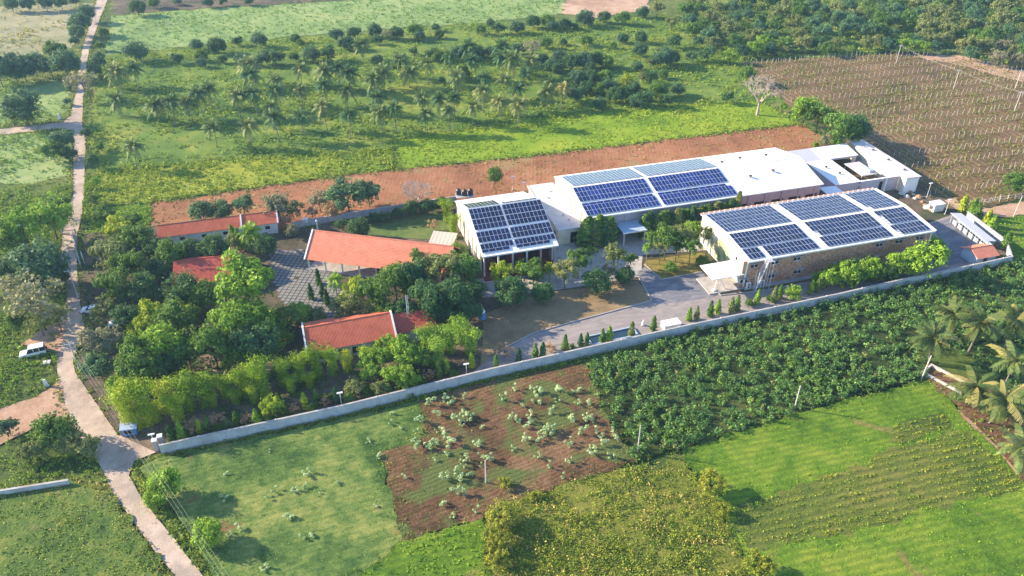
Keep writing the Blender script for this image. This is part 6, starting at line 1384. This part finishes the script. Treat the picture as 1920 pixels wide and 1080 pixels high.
for k, (u, v) in enumerate(((296, 846), (306, 838))):
    x, y = W(u, v); t = thing('gate_pillar', ['pale gate pillar at the end of the boundary wall', 'pale gate pillar just inside the entrance'][k], 'pillar', (x, y, 0), R(18)); bx('shaft', t, M['lav'], -.35, .35, -.35, .35, 0, 2.7); bx('cap', t, M['white'], -.45, .45, -.45, .45, 2.703, 2.9)
x, y = W(88, 725); t = thing('marker_stone', 'white milestone slab on the grass beside the road', 'milestone', (x, y, 0), .4); part('slab', MB().prism([(-.35, 0), (.35, 0), (.35, 1.5), (.2, 1.85), (-.2, 1.85), (-.35, 1.5)], 'y', -.12, .12), M['white'], t); bx('base', t, M['concrete'], -.5, .5, -.3, .3, 0, .2)
x, y = W(88, 682); t = thing('stone_slab', 'pale flat slab lying on grass near the jeep', 'slab', (x, y, 0), .3); part('top', MB().slab([(-.8, -.5, .45), (.7, -.6, .5), (.8, .5, .5), (-.7, .6, .45)], .18), M['white'], t); bx('footing', t, M['concrete'], -.4, .4, -.3, .3, 0, .27)
x, y = W(112, 224); t = thing('marker_stone', 'white marker stone in the fork of the far road', 'milestone', (x, y, 0), .4); part('slab', MB().prism([(-.35, 0), (.35, 0), (.35, 1.7), (.2, 2.0), (-.2, 2.0), (-.35, 1.7)], 'y', -.15, .15), M['white'], t); bx('base', t, M['concrete'], -.5, .5, -.3, .3, 0, .2)
# --- timber heap by the gate trees and tank of the palm plot
x, y = W(1775, 735); t = thing('stone_trough', 'broken rectangular stone tank beside the near palms', 'tank', (*W(1772, 715), 0), R(-52))
for a, b, c, d in ((-4.2, 4.2, 1.6, 2.0), (-4.2, 4.2, -2.0, -1.6), (-4.2, -3.8, -1.6, 1.6)): bx('side', t, M['post'], a, b, c, d, 0, .9)
bx('basin', t, M['plough'], -3.8, 4.2, -1.6, 1.6, 0, .3)
rib = MB(); pts = [W(1795, 772), W(1840, 815), W(1885, 862), W(1930, 912)]
ribbon('earth_bund', [(1795, 772), (1840, 815), (1885, 862), (1940, 925)], .9, 0, .35, M['bareearth'], 'low red earth bund along the bright green field', 'bund', 'structure')
ribbon('earth_bund', [(1862, 768), (1890, 800), (1920, 828)], .7, 0, .3, M['bareearth'], 'short red earth bund among the near palms', 'bund', 'structure')
# --- vehicles
def car(label, u, v, rz, kind='suv'):
    x, y = W(u, v); t = thing('car', label, 'car', (x, y, 0), rz); L_, Wd = (4.9, 1.85) if kind == 'suv' else (4.1, 1.7); h = 2.1 if kind == 'suv' else 1.5
    hw = Wd / 2; ch = .95
    body = [(-L_ / 2, .4), (L_ / 2, .4), (L_ / 2 + .05, .75), (L_ / 2 - .1, ch), (L_ / 2 - 1.25, ch + .12), (-L_ / 2 + .05, ch + .12), (-L_ / 2 - .03, .7)]
    mb = MB(); mb.prism([(p, z) for p, z in body], 'y', -hw, hw); part('body', mb, M['carwhite'], t)
    cb0, cb1 = (-L_ / 2 + .1, L_ / 2 - 1.35) if kind == 'suv' else (-L_ / 2 + .5, L_ / 2 - 1.2)
    tp0, tp1 = (cb0 + .12, cb1 - .55) if kind == 'suv' else (cb0 + .6, cb1 - .75)
    part('glasshouse', MB().prism([(cb0, ch + .122), (cb1, ch + .122), (tp1, h - .12), (tp0, h - .12)], 'y', -hw + .08, hw - .08), M['carglass'], t)
    part('roof', MB().slab([(tp0 - .05, -hw + .1, h), (tp1 + .05, -hw + .1, h), (tp1 + .05, hw - .1, h), (tp0 - .05, hw - .1, h)], .115), M['carwhite'], t)
    for px in (cb0 + .9, (cb0 + cb1) / 2 + .25):
        for s_ in (-1, 1): bx('pillar', t, M['carwhite'], px, px + .1, s_ * (hw - .06) - .025, s_ * (hw - .06) + .025, ch + .125, h - .12)
    for px in (-L_ / 2 + .85, L_ / 2 - .85):
        for s_ in (-1, 1):
            w = part('wheel', MB().tube([(px, s_ * (hw - .22), .36), (px, s_ * (hw + .02), .36)], .36, 12), M['rubber'], t); part('rim', MB().tube([(px, s_ * (hw + .022), .36), (px, s_ * (hw + .035), .36)], .2, 10), M['steel'], w)
    for s_ in (-1, 1):
        bx('headlight', t, M['lamp'], L_ / 2 - .02, L_ / 2 + .07, s_ * .6 - .18, s_ * .6 + .18, .66, .82); bx('tail_light', t, M['redlamp'], -L_ / 2 - .06, -L_ / 2 + .02, s_ * .68 - .1, s_ * .68 + .1, .7, .95)
    if kind == 'suv': part('spare_wheel', MB().tube([(-L_ / 2 - .05, 0, 1.0), (-L_ / 2 - .27, 0, 1.0)], .36, 12), M['rubber'], t)
    bx('bumper', t, M['darksteel'], L_ / 2 + .03, L_ / 2 + .16, -hw + .05, hw - .05, .42, .6)
    return t
car('white jeep parked on the grass beside the road', 64, 665, R(203)); car('white hatchback parked under the gate trees', 172, 585, R(185), 'hatch'); car('white car half hidden behind the yellow shrub', 224, 610, R(190), 'hatch')
# --- haze: even air over the whole place
hz = MB().box(-960, 960, -330, 1490, -1.0, 106.5)
nt = NT('haze_air'); pv = nt.n('VolumePrincipled'); pv.inputs['Color'].default_value = (0.45, 0.72, 1.0, 1); pv.inputs['Density'].default_value = HAZE
pv.inputs['Anisotropy'].default_value = 0.2
ho = part('haze', hz, nt.out(None, pv.outputs[0]), None); tag(ho, 'thin bluish morning haze over the fields', 'haze', kind='stuff')
